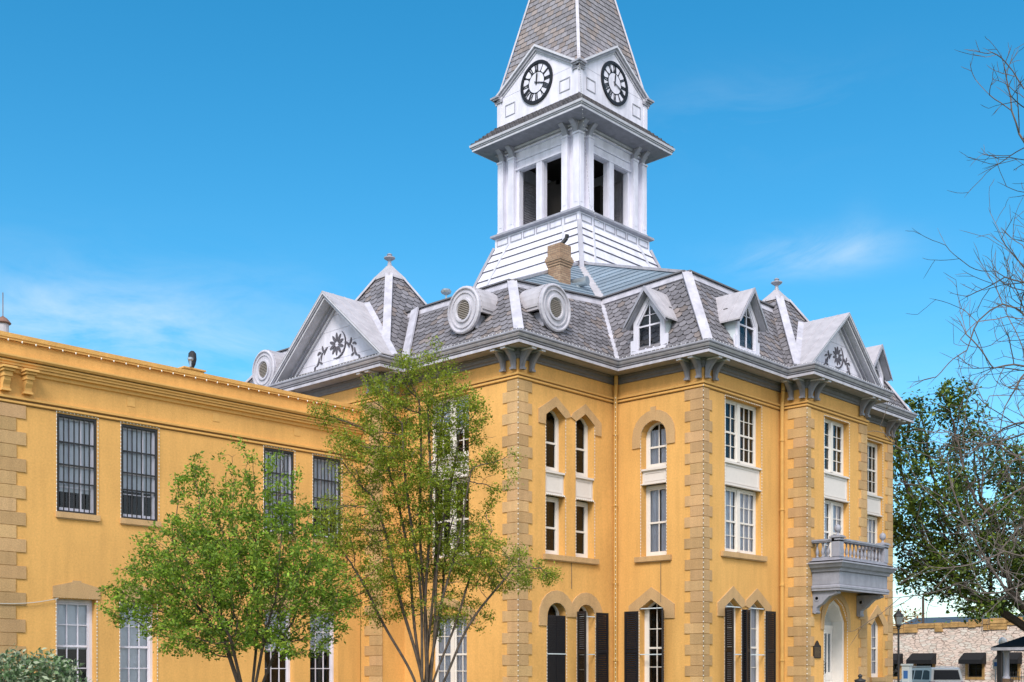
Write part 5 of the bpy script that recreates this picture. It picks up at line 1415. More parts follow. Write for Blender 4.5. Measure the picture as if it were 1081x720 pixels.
nodes, par = colonize(pts, starts, D=.11, di=1.1, dk=.15, iters=90, jit=.14, tropism=(0, 0, .12), rnd=rn, maxn=14000); print('NODES', T.name, len(nodes))
r, kids = radii(nodes, par, .0052, 2.6)
b = B(); wood(b, nodes, par, r); b.make('trunk', M['bark2'], T, recalc=False)
cs = []; ds = []
for i, p in enumerate(nodes):
    if r[i] < .0085 and i > 330:
        dd = (nodes[i] - nodes[par[i]]).normalized(); cs.append(tuple(p)); ds.append(tuple(dd))
cs, ds = clumps(cs, ds, 2.4, -.13, 2, 1); leaves('crown', cs, ds, .068, M['leafB'], T, [(1, 1, 1), (1.2, 1.1, .8), (.6, .7, .7), (1.05, 1.0, .6), (.8, .65, .5)], rn, per=21, spread=.075, asp=2.0, flat=.9)

# --- dark oak behind the far corner of the courthouse
rn = np.random.default_rng(5); d = 50.; s = d / FPX
base = at(1112, 720, d); base.z = 0; BS = tuple(base)
T = thing('oak_tree', 'large dark green oak spreading behind the right end of the courthouse', 'tree', BS)
def rx(x): return (x - 1112) * s
bl = [(loc3(BS, rx(x), f, pxz(y)), (rw * s, rw * s, rh * s), w) for x, y, rw, rh, f, w in (
    (985, 540, 52, 62, 0, 1.), (965, 450, 38, 34, 1, .8), (1000, 430, 40, 24, 0, .5), (1045, 480, 45, 40, 1, .5), (1060, 570, 60, 50, -1, 1.), (1000, 600, 55, 34, 0, 1.), (1020, 640, 32, 16, -1, .8), (955, 590, 22, 35, 0, .8),
    (1120, 520, 60, 60, 0, .8), (1160, 600, 60, 50, 0, .6), (1090, 630, 50, 20, 0, .7), (938, 480, 26, 50, .3, .5), (1180, 500, 50, 50, 1, .4))]
pts = in_blobs(bl, 8000, rn)
starts = [(base.copy(), None)]; r0 = stem(starts, 0, [loc3(BS, 0, 0, .6 * i) for i in range(1, 5)])
for a, L in ((3.0, 3.2), (2.2, 2.), (.3, 2.), (-2., 2.), (3.6, 2.5)):
    stem(starts, r0, [loc3(BS, math.cos(a) * L * t, math.sin(a) * L * t, 2.4 + 2.4 * t ** .8) for t in (.15, .3, .45, .6, .75, .9, 1.)])
nodes, par = colonize(pts, starts, D=.25, di=4., dk=.33, iters=120, jit=.18, rnd=rn, maxn=12000); print('NODES', T.name, len(nodes))
r, kids = radii(nodes, par, .014, 2.3)
b = B(); wood(b, nodes, par, r); b.make('trunk', M['bark'], T, recalc=False)
cs = [tuple(p) for i, p in enumerate(nodes) if r[i] < .035 and i > 45]; ds = [tuple((nodes[i] - nodes[par[i]]).normalized()) for i in range(len(nodes)) if r[i] < .035 and i > 45]
cs, ds = clumps(cs, ds, .9, -.14, 3, 1); leaves('crown', cs, ds, .21, M['leafC'], T, [(1, 1, 1), (1.4, 1.3, .9), (.6, .7, .7), (2.0, 1.7, .9)], rn, per=10, spread=.21, asp=1.8)

# --- bare tree standing outside the frame on the right, its branches reaching in
rn = np.random.default_rng(40); d = 19.; s = d / FPX
base = at(1215, 720, d); base.z = 0; BS = tuple(base)
T = thing('bare_tree', 'leafless grey tree reaching in from the right edge with long curving twigs', 'tree', BS)
def rx(x): return (x - 1215) * s
starts = [(base.copy(), None)]; r0 = stem(starts, 0, [loc3(BS, .02 * i, 0, .3 * i) for i in range(1, 9)])
limbs = [((-40, 480), (-80, 400), (-134, 318), (-170, 330), (-188, 390)), ((-30, 500), (-90, 450), (-140, 458), (-195, 470), (-215, 500), (-225, 545)),
         ((-60, 560), (-110, 500), (-150, 520), (-190, 545), (-240, 600)), ((-10, 420), (-50, 300), (-95, 230), (-128, 160), (-140, 110)), ((-60, 600), (-105, 575), (-150, 590), (-200, 570), (-262, 520), (-280, 490)),
         ((-50, 350), (-100, 300), (-140, 280), (-160, 262)), ((10, 400), (30, 250), (50, 150)), ((40, 500), (90, 420), (120, 300)), ((-70, 430), (-110, 380), (-155, 410), (-180, 455)),
         ((-45, 540), (-95, 500), (-135, 470), (-172, 440), (-206, 420)), ((-60, 610), (-110, 610), (-160, 625), (-210, 600), (-250, 560)),
         ((-60, 330), (-100, 240), (-125, 170), (-142, 130), (-150, 95)), ((-50, 420), (-95, 350), (-125, 290), (-160, 255), (-200, 240)), ((-70, 520), (-115, 470), (-150, 500), (-178, 560), (-200, 590)),
         ((-60, 470), (-100, 420), (-140, 390), (-185, 400), (-205, 440), (-212, 500)), ((-50, 580), (-100, 545), (-145, 560), (-180, 610), (-205, 640)), ((-60, 400), (-105, 345), (-145, 340), (-190, 345), (-210, 370)),
         ((-65, 500), (-120, 440), (-160, 455), (-195, 420), (-235, 400)), ((-60, 640), (-115, 640), (-150, 600), (-185, 520), (-190, 470))]
LR = []
for k, L in enumerate(limbs):
    z0 = 2.4; P_ = [Vector(loc3(BS, .16, 0, z0))]; f = 0
    ff = rn.uniform(-1.2, 1.2)
    for j, (x, y) in enumerate(L): P_.append(Vector(loc3(BS, x * s, ff * (j + 1) / len(L), pxz(y))))
    # smooth curve through the points
    out = []
    for i in range(len(P_) - 1):
        p0 = P_[max(0, i - 1)]; p1 = P_[i]; p2 = P_[i + 1]; p3 = P_[min(len(P_) - 1, i + 2)]
        n_ = max(3, int((p2 - p1).length / .16))
        for j in range(1, n_ + 1):
            t = j / n_; out.append(.5 * ((2 * p1) + (p2 - p0) * t + (2 * p0 - 5 * p1 + 4 * p2 - p3) * t * t + (3 * p1 - p0 - 3 * p2 + p3) * t ** 3) + Vector(rn.normal(0, .012, 3)))
    LR.append((len(starts), len(out))); stem(starts, r0, out)
nodes = [Vector(p) for p, _ in starts]; par = [q for _, q in starts]
# side twigs: each leaves its limb, droops a little and ends turning up
def twig(i0, dr, L, lev):
    p = nodes[i0].copy(); pi = i0; n_ = max(4, int(L / .10)); cur = dr.normalized(); bend = Vector(rn.normal(0, .05, 3)) + Vector((0, 0, .035)); my = []
    for k in range(n_):
        cur = (cur + bend + Vector(rn.normal(0, .07, 3))).normalized(); p = p + cur * (L / n_); nodes.append(p.copy()); par.append(pi); pi = len(nodes) - 1; my.append((pi, cur.copy()))
    if lev > 0:
        for k in range(int(rn.integers(2, 5)) if lev > 1 else int(rn.integers(1, 4))):
            pi2, c2 = my[int(rn.integers(1, len(my)))]; side = c2.cross(Vector(rn.normal(0, 1, 3))).normalized()
            twig(pi2, c2 * .8 + side * rn.uniform(.5, 1.), L * rn.uniform(.35, .65), lev - 1)
for (i0, n_) in LR:
    for i in range(i0 + int(n_ * .22), i0 + n_, 1):
        lat = (nodes[i] - base).dot(RGT) / s
        if rn.random() < (.62 if lat > -168 else .2):
            dirn = (nodes[i] - nodes[par[i]]).normalized(); side = dirn.cross(Vector(rn.normal(0, 1, 3))).normalized()
            twig(i, dirn * .75 + side * rn.uniform(.5, 1.1), rn.uniform(.45, 1.3), 2)
r, kids = radii(nodes, par, .0040, 2.5)
b = B(); wood(b, nodes, par, r); b.make('branches', M['bark3'], T, recalc=False)

# --- shrub bottom left
rn = np.random.default_rng(3); d = 12.5; s = d / FPX
base = at(22, 720, d); base.z = 0; BS = tuple(base)
T = thing('shrub', 'low pale-edged green shrub at the lower left corner', 'shrub', BS)
bl = [(loc3(BS, x * s, f, z), (rw, rw, rh)) for x, f, z, rw, rh in ((-8, 0, 1.12, .55, .72), (26, .1, 1.1, .42, .68), (-45, .1, 1.05, .6, .75), (10, .4, 1.1, .55, .74), (48, .2, .98, .3, .6), (20, -.1, .8, .6, .6))]
pts = in_blobs(bl, 4500, rn, .3); starts = [(base.copy(), None)]; stem(starts, 0, [loc3(BS, 0, 0, .12)])
for a in range(6): stem(starts, 1, [loc3(BS, .12 * math.cos(a) * t, .12 * math.sin(a) * t, .12 + .1 * t) for t in (1, 2, 3)])
nodes, par = colonize(pts, starts, D=.05, di=.9, dk=.075, iters=80, jit=.15, rnd=rn, maxn=9000); print('NODES', T.name, len(nodes))
r, kids = radii(nodes, par, .003, 2.3); b = B(); wood(b, nodes, par, r); b.make('stems', M['bark'], T, recalc=False)
cs = [tuple(p) for i, p in enumerate(nodes) if r[i] < .006 and i > 20]; ds = [tuple((nodes[i] - nodes[par[i]]).normalized()) for i in range(len(nodes)) if r[i] < .006 and i > 20]
leaves('crown', cs, ds, .068, M['leafD'], T, [(1, 1, 1), (1.5, 1.4, 1.6), (.6, .75, .6), (.5, .7, .45)], rn, per=8, spread=.035, asp=2.2)

# ================================================================== ground and streets
b = B(); b.poly([(-400, -400, 0), (700, -400, 0), (700, 700, 0), (-400, 700, 0)]); struct(b, 'ground', M['grass'])
b = B(); b.box(W, 34.8, 38.6, -20, 16.9, .0, .03); b.box(W, 11.5, 30, 25.2, 27., 0., .03); struct(b, 'path', M['concrete'])
b = B(); b.box(W, 50.5, 64.0, -120, 260, -.05, .012); struct(b, 'road', M['asphalt'])
b = B(); b.box(W, 64.15, 65.95, -120, 260, 0, .14); b.box(W, 49.0, 50.35, -120, 17, 0, .14); struct(b, 'pavement', M['concrete'])
b = B(); b.box(W, 64.0, 64.14, -120, 260, 0, .15); b.box(W, 50.36, 50.5, -120, 260, 0, .15); struct(b, 'kerb', M['concrete'])
b = B()
for k in range(40): b.box(W, 57.2, 57.32, -60 + k * 4.5, -57.5 + k * 4.5, .013, .018)
struct(b, 'road_marking', M['paintw'])

# ================================================================== across the street
def stone_mat():
    m = bpy.data.materials.new('rubble_limestone'); m.use_nodes = True; nt = m.node_tree; N = nt.nodes; Lk = nt.links; bs = N['Principled BSDF']
    bs.inputs['Roughness'].default_value = .9
    tc = N.new('ShaderNodeTexCoord'); mp = N.new('ShaderNodeMapping'); mp.inputs['Scale'].default_value = (1, 3.6, 9.5)
    nz = N.new('ShaderNodeTexNoise'); nz.inputs['Scale'].default_value = 1.3; mxv = N.new('ShaderNodeMix'); mxv.data_type = 'VECTOR'; mxv.inputs[0].default_value = .12
    Lk.new(tc.outputs['Object'], mp.inputs[0]); Lk.new(mp.outputs[0], nz.inputs['Vector']); Lk.new(mp.outputs[0], mxv.inputs[4]); Lk.new(nz.outputs['Color'], mxv.inputs[5])
    v = N.new('ShaderNodeTexVoronoi'); v.inputs['Scale'].default_value = 1.; Lk.new(mxv.outputs[1], v.inputs['Vector'])
    ve = N.new('ShaderNodeTexVoronoi'); ve.feature = 'DISTANCE_TO_EDGE'; ve.inputs['Scale'].default_value = 1.; Lk.new(mxv.outputs[1], ve.inputs['Vector'])
    cr = N.new('ShaderNodeValToRGB'); e = cr.color_ramp.elements
    e[0].position = .0; e[0].color = (.84, .66, .56, 1); e[1].position = 1.; e[1].color = (.86, .77, .68, 1)
    for p_, c_ in ((.3, (.84, .69, .60, 1)), (.6, (.80, .62, .52, 1)), (.8, (.70, .62, .54, 1))): x = e.new(p_); x.color = c_
    sp = N.new('ShaderNodeSeparateColor'); Lk.new(v.outputs['Color'], sp.inputs[0]); Lk.new(sp.outputs[0], cr.inputs[0])
    mr = N.new('ShaderNodeMapRange'); mr.inputs[1].default_value = .0; mr.inputs[2].default_value = .06; mr.inputs[3].default_value = 0; mr.inputs[4].default_value = 1
    Lk.new(ve.outputs['Distance'], mr.inputs[0])
    mx = N.new('ShaderNodeMix'); mx.data_type = 'RGBA'; mx.inputs[6].default_value = (.42, .29, .23, 1); Lk.new(mr.outputs[0], mx.inputs[0]); Lk.new(cr.outputs[0], mx.inputs[7]); Lk.new(mx.outputs[2], bs.inputs['Base Color'])
    bp = N.new('ShaderNodeBump'); bp.inputs['Strength'].default_value = .8; bp.inputs['Distance'].default_value = .05; Lk.new(mr.outputs[0], bp.inputs['Height']); Lk.new(bp.outputs[0], bs.inputs['Normal'])
    return m
M['stone'] = stone_mat(); M['capstone'] = mat('ochre_capstone', (.52, .31, .12), .9, noise=.45, nscale=2.2, bump=.8)
SX = 66.; FS = FV(SX)
SB = thing('stone_building', 'single-storey rubble limestone building with ochre cap stones and black window awnings', 'building', (SX, 28, 0))
b = B(); wins = [(-31.3, 1.0), (-29.3, 1.0), (-26.35, .8), (-24.4, .8), (-21.6, .9), (-34., .9)]
wall(b, FS, [(-46, 0), (-8, 0), (-8, 4.2), (-46, 4.05)], [op(u, w_, 1.25, 2.2) for u, w_ in wins], depth=.35)
b.box(W, SX + .5, SX + 12, 8.02, 45.98, 0, 3.4); b.make('wall', M['stone'], SB, recalc=False)
b = B(); y = 8.; rs_ = random.Random(4)
while y < 46:
    L = rs_.uniform(.35, 1.1); h0 = 3.62 + .012 * (46 - y) + rs_.choice((0, 0, .18, .22)); z = h0
    top_ = 4.12 + .012 * (46 - y) + rs_.uniform(-.05, .06) + (.14 if 23.4 < y < 26.4 else 0)
    while z < top_ - .05:
        h = rs_.uniform(.09, .2); b.box(W, SX - .05 - rs_.uniform(0, .06), SX + .35, y + .012, y + L - .012, z, min(z + h, top_) - .012); z += h
    y += L
b.make('cap_course', M['capstone'], SB)
for i, (u, w_) in enumerate(wins):
    b = B(); a = w_ / 2
    b.strip(FS, [(u - a + .06, 1.31), (u - a + .06, 2.14), (u + a - .06, 2.14), (u + a - .06, 1.31)], [(u - a, 1.25), (u - a, 2.2), (u + a, 2.2), (u + a, 1.25)], -.2, -.12, closed=True)
    b.box(FS, u - a, u + a, -.19, -.13, 1.70, 1.74); b.box(FS, u - .015, u + .015, -.19, -.13, 1.31, 2.14)
    wn = b.make('window', M['iron'], SB)
    b = B(); b.poly([FS(x, -.17, z) for x, z in ((u - a, 1.25), (u + a, 1.25), (u + a, 2.2), (u - a, 2.2))]); b.make('pane', M['glass'], wn, recalc=False)
    b = B(); b.poly([FS(x, -.34, z) for x, z in ((u - a, 1.25), (u + a, 1.25), (u + a, 2.2), (u - a, 2.2))]); b.make('dark_room_backing', M['dark'], wn, recalc=False)  # near-black sheet stands in for the unlit room behind the pane
    b = B(); b.strip(FS, [(u - a, 1.25), (u - a, 2.2), (u + a, 2.2), (u + a, 1.25)], [(u - a - .14, 1.1), (u - a - .14, 2.3), (u + a + .14, 2.3), (u + a + .14, 1.1)], .0, .04, closed=True); b.make('stone_surround', M['capstone'], wn)
    b = B(); A_ = [FS(u - a - .22, .03, 2.58), FS(u + a + .22, .03, 2.58), FS(u + a + .24, .75, 2.18), FS(u - a - .24, .75, 2.18)]
    b.solid(A_, [tuple(Vector(p) + Vector((0, 0, .03))) for p in A_])
    b.solid([FS(u - a - .24, .73, 2.18), FS(u + a + .24, .73, 2.18), FS(u + a + .24, .73, 1.98), FS(u - a - .24, .73, 1.98)], [FS(u - a - .24, .76, 2.18), FS(u + a + .24, .76, 2.18), FS(u + a + .24, .76, 1.98), FS(u - a - .24, .76, 1.98)])
    for sgn in (-1, 1):
        uu = u + sgn * (a + .23); b.solid([FS(uu - .01, .03, 2.58), FS(uu - .01, .75, 2.18), FS(uu - .01, .75, 1.98), FS(uu - .01, .03, 1.98)], [FS(uu + .01, .03, 2.58), FS(uu + .01, .75, 2.18), FS(uu + .01, .75, 1.98), FS(uu + .01, .03, 1.98)])
    b.make('awning', M['awning'], wn)
# long dark-roofed building behind
c = at(1000, 655, 118.)
LB = thing('long_building', 'long low building with a dark grey metal roof behind the stone building', 'building', (c.x, c.y, 0))
b = B(); b.box(W, c.x, c.x + 14, c.y - 12, c.y + 6, 0, 5.6); b.make('wall', M['concrete'], LB)
b = B(); b.solid([(c.x - .6, c.y - 12.5, 5.6), (c.x + 7, c.y - 12.5, 7.3), (c.x + 14.6, c.y - 12.5, 5.6)], [(c.x - .6, c.y + 6.5, 5.6), (c.x + 7, c.y + 6.5, 7.3), (c.x + 14.6, c.y + 6.5, 5.6)])
m_ = mat('dark_metal_roof', (.07, .08, .09), .5, noise=.15); b.make('roof', m_, LB)
# utility pole
c = at(974.5, 655, 84.); b = B(); b.tube((c.x, c.y, 0), (c.x, c.y, 6.9), .12, .09, 8)
tag(b.make('utility_pole', M['bark'], loc=(c.x, c.y, 0)), 'dark wooden utility pole rising behind the stone building', 'utility pole')
# trees beyond the stone building
def far_tree(x, d, ztop, rad, label, name, leafm, tones, seed, size=.3, zc=None, n=240):
    rn = np.random.default_rng(seed); c = at(x, 700, d); base = Vector((c.x, c.y, 0)); T = thing(name, label, 'tree', tuple(base), 'trees beyond the stone building')
    zc = zc or ztop - rad * .8
    bl = [((base.x + rn.uniform(-.5, .5) * rad, base.y + rn.uniform(-.5, .5) * rad, zc + rn.uniform(-.4, .35) * rad), (rad * .6, rad * .6, rad * .45)) for _ in range(8)]
    pts = in_blobs(bl, n, rn); st = [(base.copy(), None)]; stem(st, 0, [(base.x, base.y, zc * .6 * i / 5) for i in range(1, 6)])
    nd, pr = colonize(pts, st, D=.4, di=8., dk=.7, iters=60, rnd=rn, maxn=2500); r, k = radii(nd, pr, .02, 2.3)
    b = B(); wood(b, nd, pr, r); b.make('trunk', M['bark'], T, recalc=False)
    ix = [i for i in range(6, len(nd)) if r[i] < .07]
    leaves('crown', [tuple(nd[i]) for i in ix], [tuple((nd[i] - nd[pr[i]]).normalized()) for i in ix], size, leafm, T, tones, rn, per=9, spread=.35, asp=1.6)
G1 = [(1.6, 1.5, 1.3), (2.0, 1.8, 1.5), (1.2, 1.2, 1.)]
far_tree(951, 82, 6.1, 1.6, 'small rusty-orange tree just right of the courthouse beyond the stone wall', 'rusty_tree', M['rust'], [(1, 1, 1), (1.4, 1.3, 1), (.5, .9, .6)], 61, .25)
far_tree(1062, 88, 7.4, 3.4, 'bright green bushy tree behind the stone building, right of the roofline', 'bushy_tree', M['leafC'], [(2.0, 1.9, 1.6), (2.6, 2.3, 1.8), (1.4, 1.4, 1.2)], 62, .32)
far_tree(1094, 92, 8.2, 4., 'bushy green tree behind the stone building at the right edge', 'bushy_tree', M['leafC'], [(1.8, 1.8, 1.5), (2.4, 2.1, 1.6), (1.2, 1.3, 1.1)], 63, .32)
far_tree(985, 100, 6.2, 2.0, 'small pale grey-green tree in front of the dark roof', 'small_tree', M['leafB'], [(1, 1, 1.2), (1.3, 1.2, 1.3), (.7, .8, .8)], 64, .25, n=120)

# ================================================================== street things
def lamp(x, d, ztop, label, globe=True, name='street_lamp'):
    c = at(x, 700, d); L = thing(name, label, 'street lamp', (c.x, c.y, 0)); b = B()
    b.lathe((c.x, c.y, 0), [(.2, 0), (.2, .1), (.14, .18), (.12, .7), (.06, .85), (.045, 1.), (.038, ztop - .75), (.08, ztop - .72), (.05, ztop - .68), (.11, ztop - .6), (.11, ztop - .55)], 12); b.make('post', M['iron'], L)
    b = B()
    if globe: b.lathe((c.x, c.y, ztop - .55), [(.09, 0), (.17, .1), (.2, .24), (.17, .38), (.08, .47), (.001, .5)], 14); b.make('globe', M['globe'], L, smooth=True)
    else:
        b.lathe((c.x, c.y, ztop - .55), [(.10, 0), (.19, .3), (.17, .32)], 8); b.make('lantern_glass', M['steel'], L)
        b = B(); b.lathe((c.x, c.y, ztop - .23), [(.22, 0), (.17, .08), (.07, .18), (.04, .22), (.05, .26), (.001, .31)], 8); b.make('lantern_cap', M['iron'], L)
lamp(948.5, 46, 3.95, 'black lamp post with glass lantern beside the right end of the courthouse', False)
lamp(1058.5, 57, 3.28, 'lamp with white globe showing above the black canopy roof', True)

def suv():
    c = at(977, 700, 60.); F0 = Vector((c.x, c.y, 0)); ang = math.atan2(-1.0, -.02)
    # long axis along -RGT..RGT, nose to the left
    ax = (RGT * -.14 + FWD * .99).normalized(); sd = Vector((-ax.y, ax.x, 0))
    def G(l, w, z): return tuple(F0 + ax * l + sd * w + UP * z)
    T = thing('parked_car', 'white four-wheel-drive car parked in front of the stone building', 'car', tuple(F0))
    b = B(); hw = .88
    low = [(-2.25, .45), (-2.28, .95), (-2.2, 1.08), (.95, 1.08), (2.1, .98), (2.25, .75), (2.25, .42)]
    b.solid([G(l, -hw, z) for l, z in low], [G(l, hw, z) for l, z in low])
    up_ = [(-2.18, 1.085), (-2.05, 1.70), (-1.9, 1.76), (.35, 1.76), (.50, 1.70), (1.0, 1.085)]
    b.solid([G(l, -hw * (.97 if z < 1.2 else .84), z) for l, z in up_], [G(l, hw * (.97 if z < 1.2 else .84), z) for l, z in up_])
    for w_ in (-.62, .62): b.solid([G(-1.7, w_ - .02, 1.80), G(.1, w_ - .02, 1.80), G(.1, w_ + .02, 1.80), G(-1.7, w_ + .02, 1.80)], [G(-1.7, w_ - .02, 1.83), G(.1, w_ - .02, 1.83), G(.1, w_ + .02, 1.83), G(-1.7, w_ + .02, 1.83)])
    b.make('body', M['carw'], T)
    def yw(z): return hw * (.97 - .13 * (z - 1.085) / .6)
    for nm, (a0, a1, t0, t1) in (('side_window', (-2.0, -1.28, -1.9, -1.28)), ('side_window', (-1.18, -.42, -1.18, -.42)), ('side_window', (-.32, .70, -.32, .36))):
        for sg in (-1, 1):
            b = B(); za, zb = 1.16, 1.62
            b.solid([G(a0, sg * (yw(za) - .02), za), G(a1, sg * (yw(za) - .02), za), G(t1, sg * (yw(zb) - .02), zb), G(t0, sg * (yw(zb) - .02), zb)], [G(a0, sg * (yw(za) + .01), za), G(a1, sg * (yw(za) + .01), za), G(t1, sg * (yw(zb) + .01), zb), G(t0, sg * (yw(zb) + .01), zb)]); b.make(nm, M['black'], T)
    for l0, l1, nm in ((-2.165, -2.075, 'rear_window'), (.935, .57, 'windscreen')):
        b = B(); e = .015 if l0 > 0 else -.015
        b.solid([G(l0, -.7, 1.16), G(l0, .7, 1.16), G(l1, .62, 1.63), G(l1, -.62, 1.63)], [G(l0 + e, -.7, 1.16), G(l0 + e, .7, 1.16), G(l1 + e, .62, 1.63), G(l1 + e, -.62, 1.63)]); b.make(nm, M['black'], T)
    for sg in (-1, 1):
        b = B(); b.solid([G(-2.30, sg * .70, .78), G(-2.30, sg * .885, .78), G(-2.30, sg * .885, 1.06), G(-2.30, sg * .70, 1.06)], [G(-2.1, sg * .70, .78), G(-2.1, sg * .893, .78), G(-2.1, sg * .893, 1.06), G(-2.1, sg * .70, 1.06)]); b.make('tail_lamp', M['red'], T)
        b = B(); b.solid([G(2.2, sg * .55, .72), G(2.2, sg * .84, .72), G(2.17, sg * .84, .9), G(2.17, sg * .55, .9)], [G(2.27, sg * .55, .72), G(2.27, sg * .84, .72), G(2.2, sg * .84, .9), G(2.2, sg * .55, .9)]); b.make('headlight', M['steel'], T)
        for l in (-1.4, 1.4):
            b = B(); b.lathe(G(l, sg * .70, .36), [(.30, -.11), (.355, -.09), (.36, 0), (.355, .09), (.30, .11)], 20, axis=tuple(sd)); wh = b.make('wheel', M['rubber'], T)
            b = B(); b.lathe(G(l, sg * .72, .36), [(.24, -.1), (.24, .1), (.20, .115), (.05, .1)], 12, axis=tuple(sd * sg)); b.make('rim', M['chrome'], wh)
    for z, t in ((.5, .16),):
        b = B(); b.solid([G(-2.36, -.86, z), G(-2.36, .86, z), G(-2.27, .88, z), G(-2.27, -.88, z)], [G(-2.36, -.86, z + t), G(-2.36, .86, z + t), G(-2.27, .88, z + t), G(-2.27, -.88, z + t)]); b.make('bumper', M['steel'], T)
suv()
# pale cabinet between the lamp post and the car
c = at(957.5, 700, 52.); b = B(); b.box(W, c.x - .14, c.x + .14, c.y - .17, c.y + .17, 0, 1.82)
b.box(W, c.x - .18, c.x + .18, c.y - .21, c.y + .21, 1.822, 1.9)
b.box(W, c.x - .145, c.x - .14, c.y - .1, c.y + .1, 1.25, 1.6, 1); b.box(W, c.x - .145, c.x - .14, c.y - .1, c.y + .1, .7, 1.1, 1)
tag(b.make('ice_cabinet', [M['bluew'], M['bluesign']], loc=(c.x, c.y, 0)), 'narrow pale blue-white cabinet standing in front of the white car', 'cabinet')

# canopy at the right edge
c = at(1094, 700, 52.)
CP = thing('entrance_canopy', 'black hipped canopy roof with white fascia and black posts at the right edge', 'canopy', (c.x, c.y, 0))
x0, y1 = c.x - 1.7, c.y + .95; x1, y0 = c.x + 2.2, c.y - 3.6; ez = 2.5
b = B(); mx_, my_ = (x0 + x1) / 2, (y0 + y1) / 2
cr = [(x0 - .3, y0 - .3, ez + .12), (x1 + .3, y0 - .3, ez + .12), (x1 + .3, y1 + .3, ez + .12), (x0 - .3, y1 + .3, ez + .12)]; rg = [(mx_, my_ - .5, 3.6), (mx_, my_ + .5, 3.6)]
b.poly([cr[0], cr[1], rg[0]]); b.poly([cr[1], cr[2], rg[1], rg[0]]); b.poly([cr[2], cr[3], rg[1]]); b.poly([cr[3], cr[0], rg[0], rg[1]]); b.poly(cr[::-1]); b.make('roof', M['awning'], CP)
b = B()
for bx_ in ((x0 - .28, x1 + .28, y0 - .28, y0 - .2), (x0 - .28, x1 + .28, y1 + .2, y1 + .28), (x0 - .28, x0 - .2, y0 - .2, y1 + .2), (x1 + .2, x1 + .28, y0 - .2, y1 + .2)): b.box(W, *bx_, ez - .02, ez + .115)
b.make('fascia', M['white'], CP)
for x, y in ((x0, y1), (x0, y0), (x1, y1), (x1, y0)):
    b = B(); b.box(W, x - .09, x + .09, y - .09, y + .09, 0, ez - .025); b.make('post', M['iron'], CP)
for x, y in ((x0 + .9, y1 + .05), (x0 + 1.2, y0 + .6)):
    b = B(); b.lathe((x, y, 1.25), [(.17, 0), (.17, .06), (.13, .1), (.12, 1.1), (.16, 1.16), (.16, 1.22)], 14); cl_ = b.make('column', M['white'], CP)
    b = B(); b.box(W, x - .22, x + .22, y - .22, y + .22, 0, 1.25); b.make('plinth', M['brick'], cl_)
c2 = at(1076, 700, 47.)
FN = thing('iron_fence', 'black iron picket fence under the black canopy', 'fence', (c2.x, c2.y, 0))
b = B()
for i in range(26):
    p = Vector((c2.x, c2.y, 0)) + RGT * (-.35 + i * .13) + FWD * (.05 * i); b.tube(tuple(p), tuple(p + UP * 1.5), .012, None, 4); b.tube(tuple(p + UP * 1.5), tuple(p + UP * 1.6), .022, .002, 4)
b.make('picket', M['iron'], FN)
b = B(); p = Vector((c2.x, c2.y, 0)) + RGT * -.35; q = p + RGT * 3.25 + FWD * 1.25
for z in (.25, 1.35): b.tube(tuple(p + UP * z), tuple(q + UP * z), .02, None, 4)
b.make('rail', M['iron'], FN)
c = at(1051, 700, 55.); S_ = thing('parking_sign', 'small pale sign with a blue panel on a thin post below the stone building', 'sign', (c.x, c.y, 0))
b = B(); b.tube((c.x, c.y, 0), (c.x, c.y, 2.05), .025, None, 6); b.make('post', M['steel'], S_)
b = B(); n_ = -FWD; p = Vector((c.x, c.y, 1.9)) - FWD * .04
A_ = [tuple(p + RGT * a + UP * e) for a, e in ((-.15, -.22), (.15, -.22), (.15, .22), (-.15, .22))]; b.solid(A_, [tuple(Vector(q) - FWD * .012) for q in A_]); b.make('panel', M['paintw'], S_)
b = B(); p = p - FWD * .014; A_ = [tuple(p + RGT * a + UP * e) for a, e in ((-.09, -.1), (.09, -.1), (.09, .1), (-.09, .1))]; b.solid(A_, [tuple(Vector(q) - FWD * .006) for q in A_]); b.make('emblem', M['bluesign'], S_)

# ================================================================== sky, sun, camera
to_sun = Vector((-.84, -.54, 0)).normalized(); EL = R(44)
sun_dir = to_sun * math.cos(EL) + UP * math.sin(EL)
wd = bpy.data.worlds.new('World'); SC.world = wd; wd.use_nodes = True
N = wd.node_tree.nodes; Lk = wd.node_tree.links; bg = N['Background']
sky = N.new('ShaderNodeTexSky'); sky.sky_type = 'NISHITA'; sky.sun_disc = False; sky.sun_elevation = EL; sky.sun_rotation = math.atan2(sun_dir.x, sun_dir.y)
sky.altitude = 200; sky.air_density = SKYP['air']; sky.dust_density = SKYP['dust']; sky.ozone_density = SKYP['ozone']
hs = N.new('ShaderNodeHueSaturation'); hs.inputs['Hue'].default_value = SKYP['hue']; hs.inputs['Saturation'].default_value = SKYP['sat']; hs.inputs['Value'].default_value = SKYP['val']
Lk.new(sky.outputs[0], hs.inputs['Color'])
tc = N.new('ShaderNodeTexCoord'); sx = N.new('ShaderNodeSeparateXYZ'); Lk.new(tc.outputs['Generated'], sx.inputs[0])
def mth(op, a, b_=None, c_=None):
    n = N.new('ShaderNodeMath'); n.operation = op
    for i, v in enumerate((a, b_, c_)):
        if v is None: continue
        if isinstance(v, (int, float)): n.inputs[i].default_value = v
        else: Lk.new(v, n.inputs[i])
    return n.outputs[0]
az = mth('ARCTAN2', sx.outputs[1], sx.outputs[0]); el = mth('ARCSINE', sx.outputs[2])
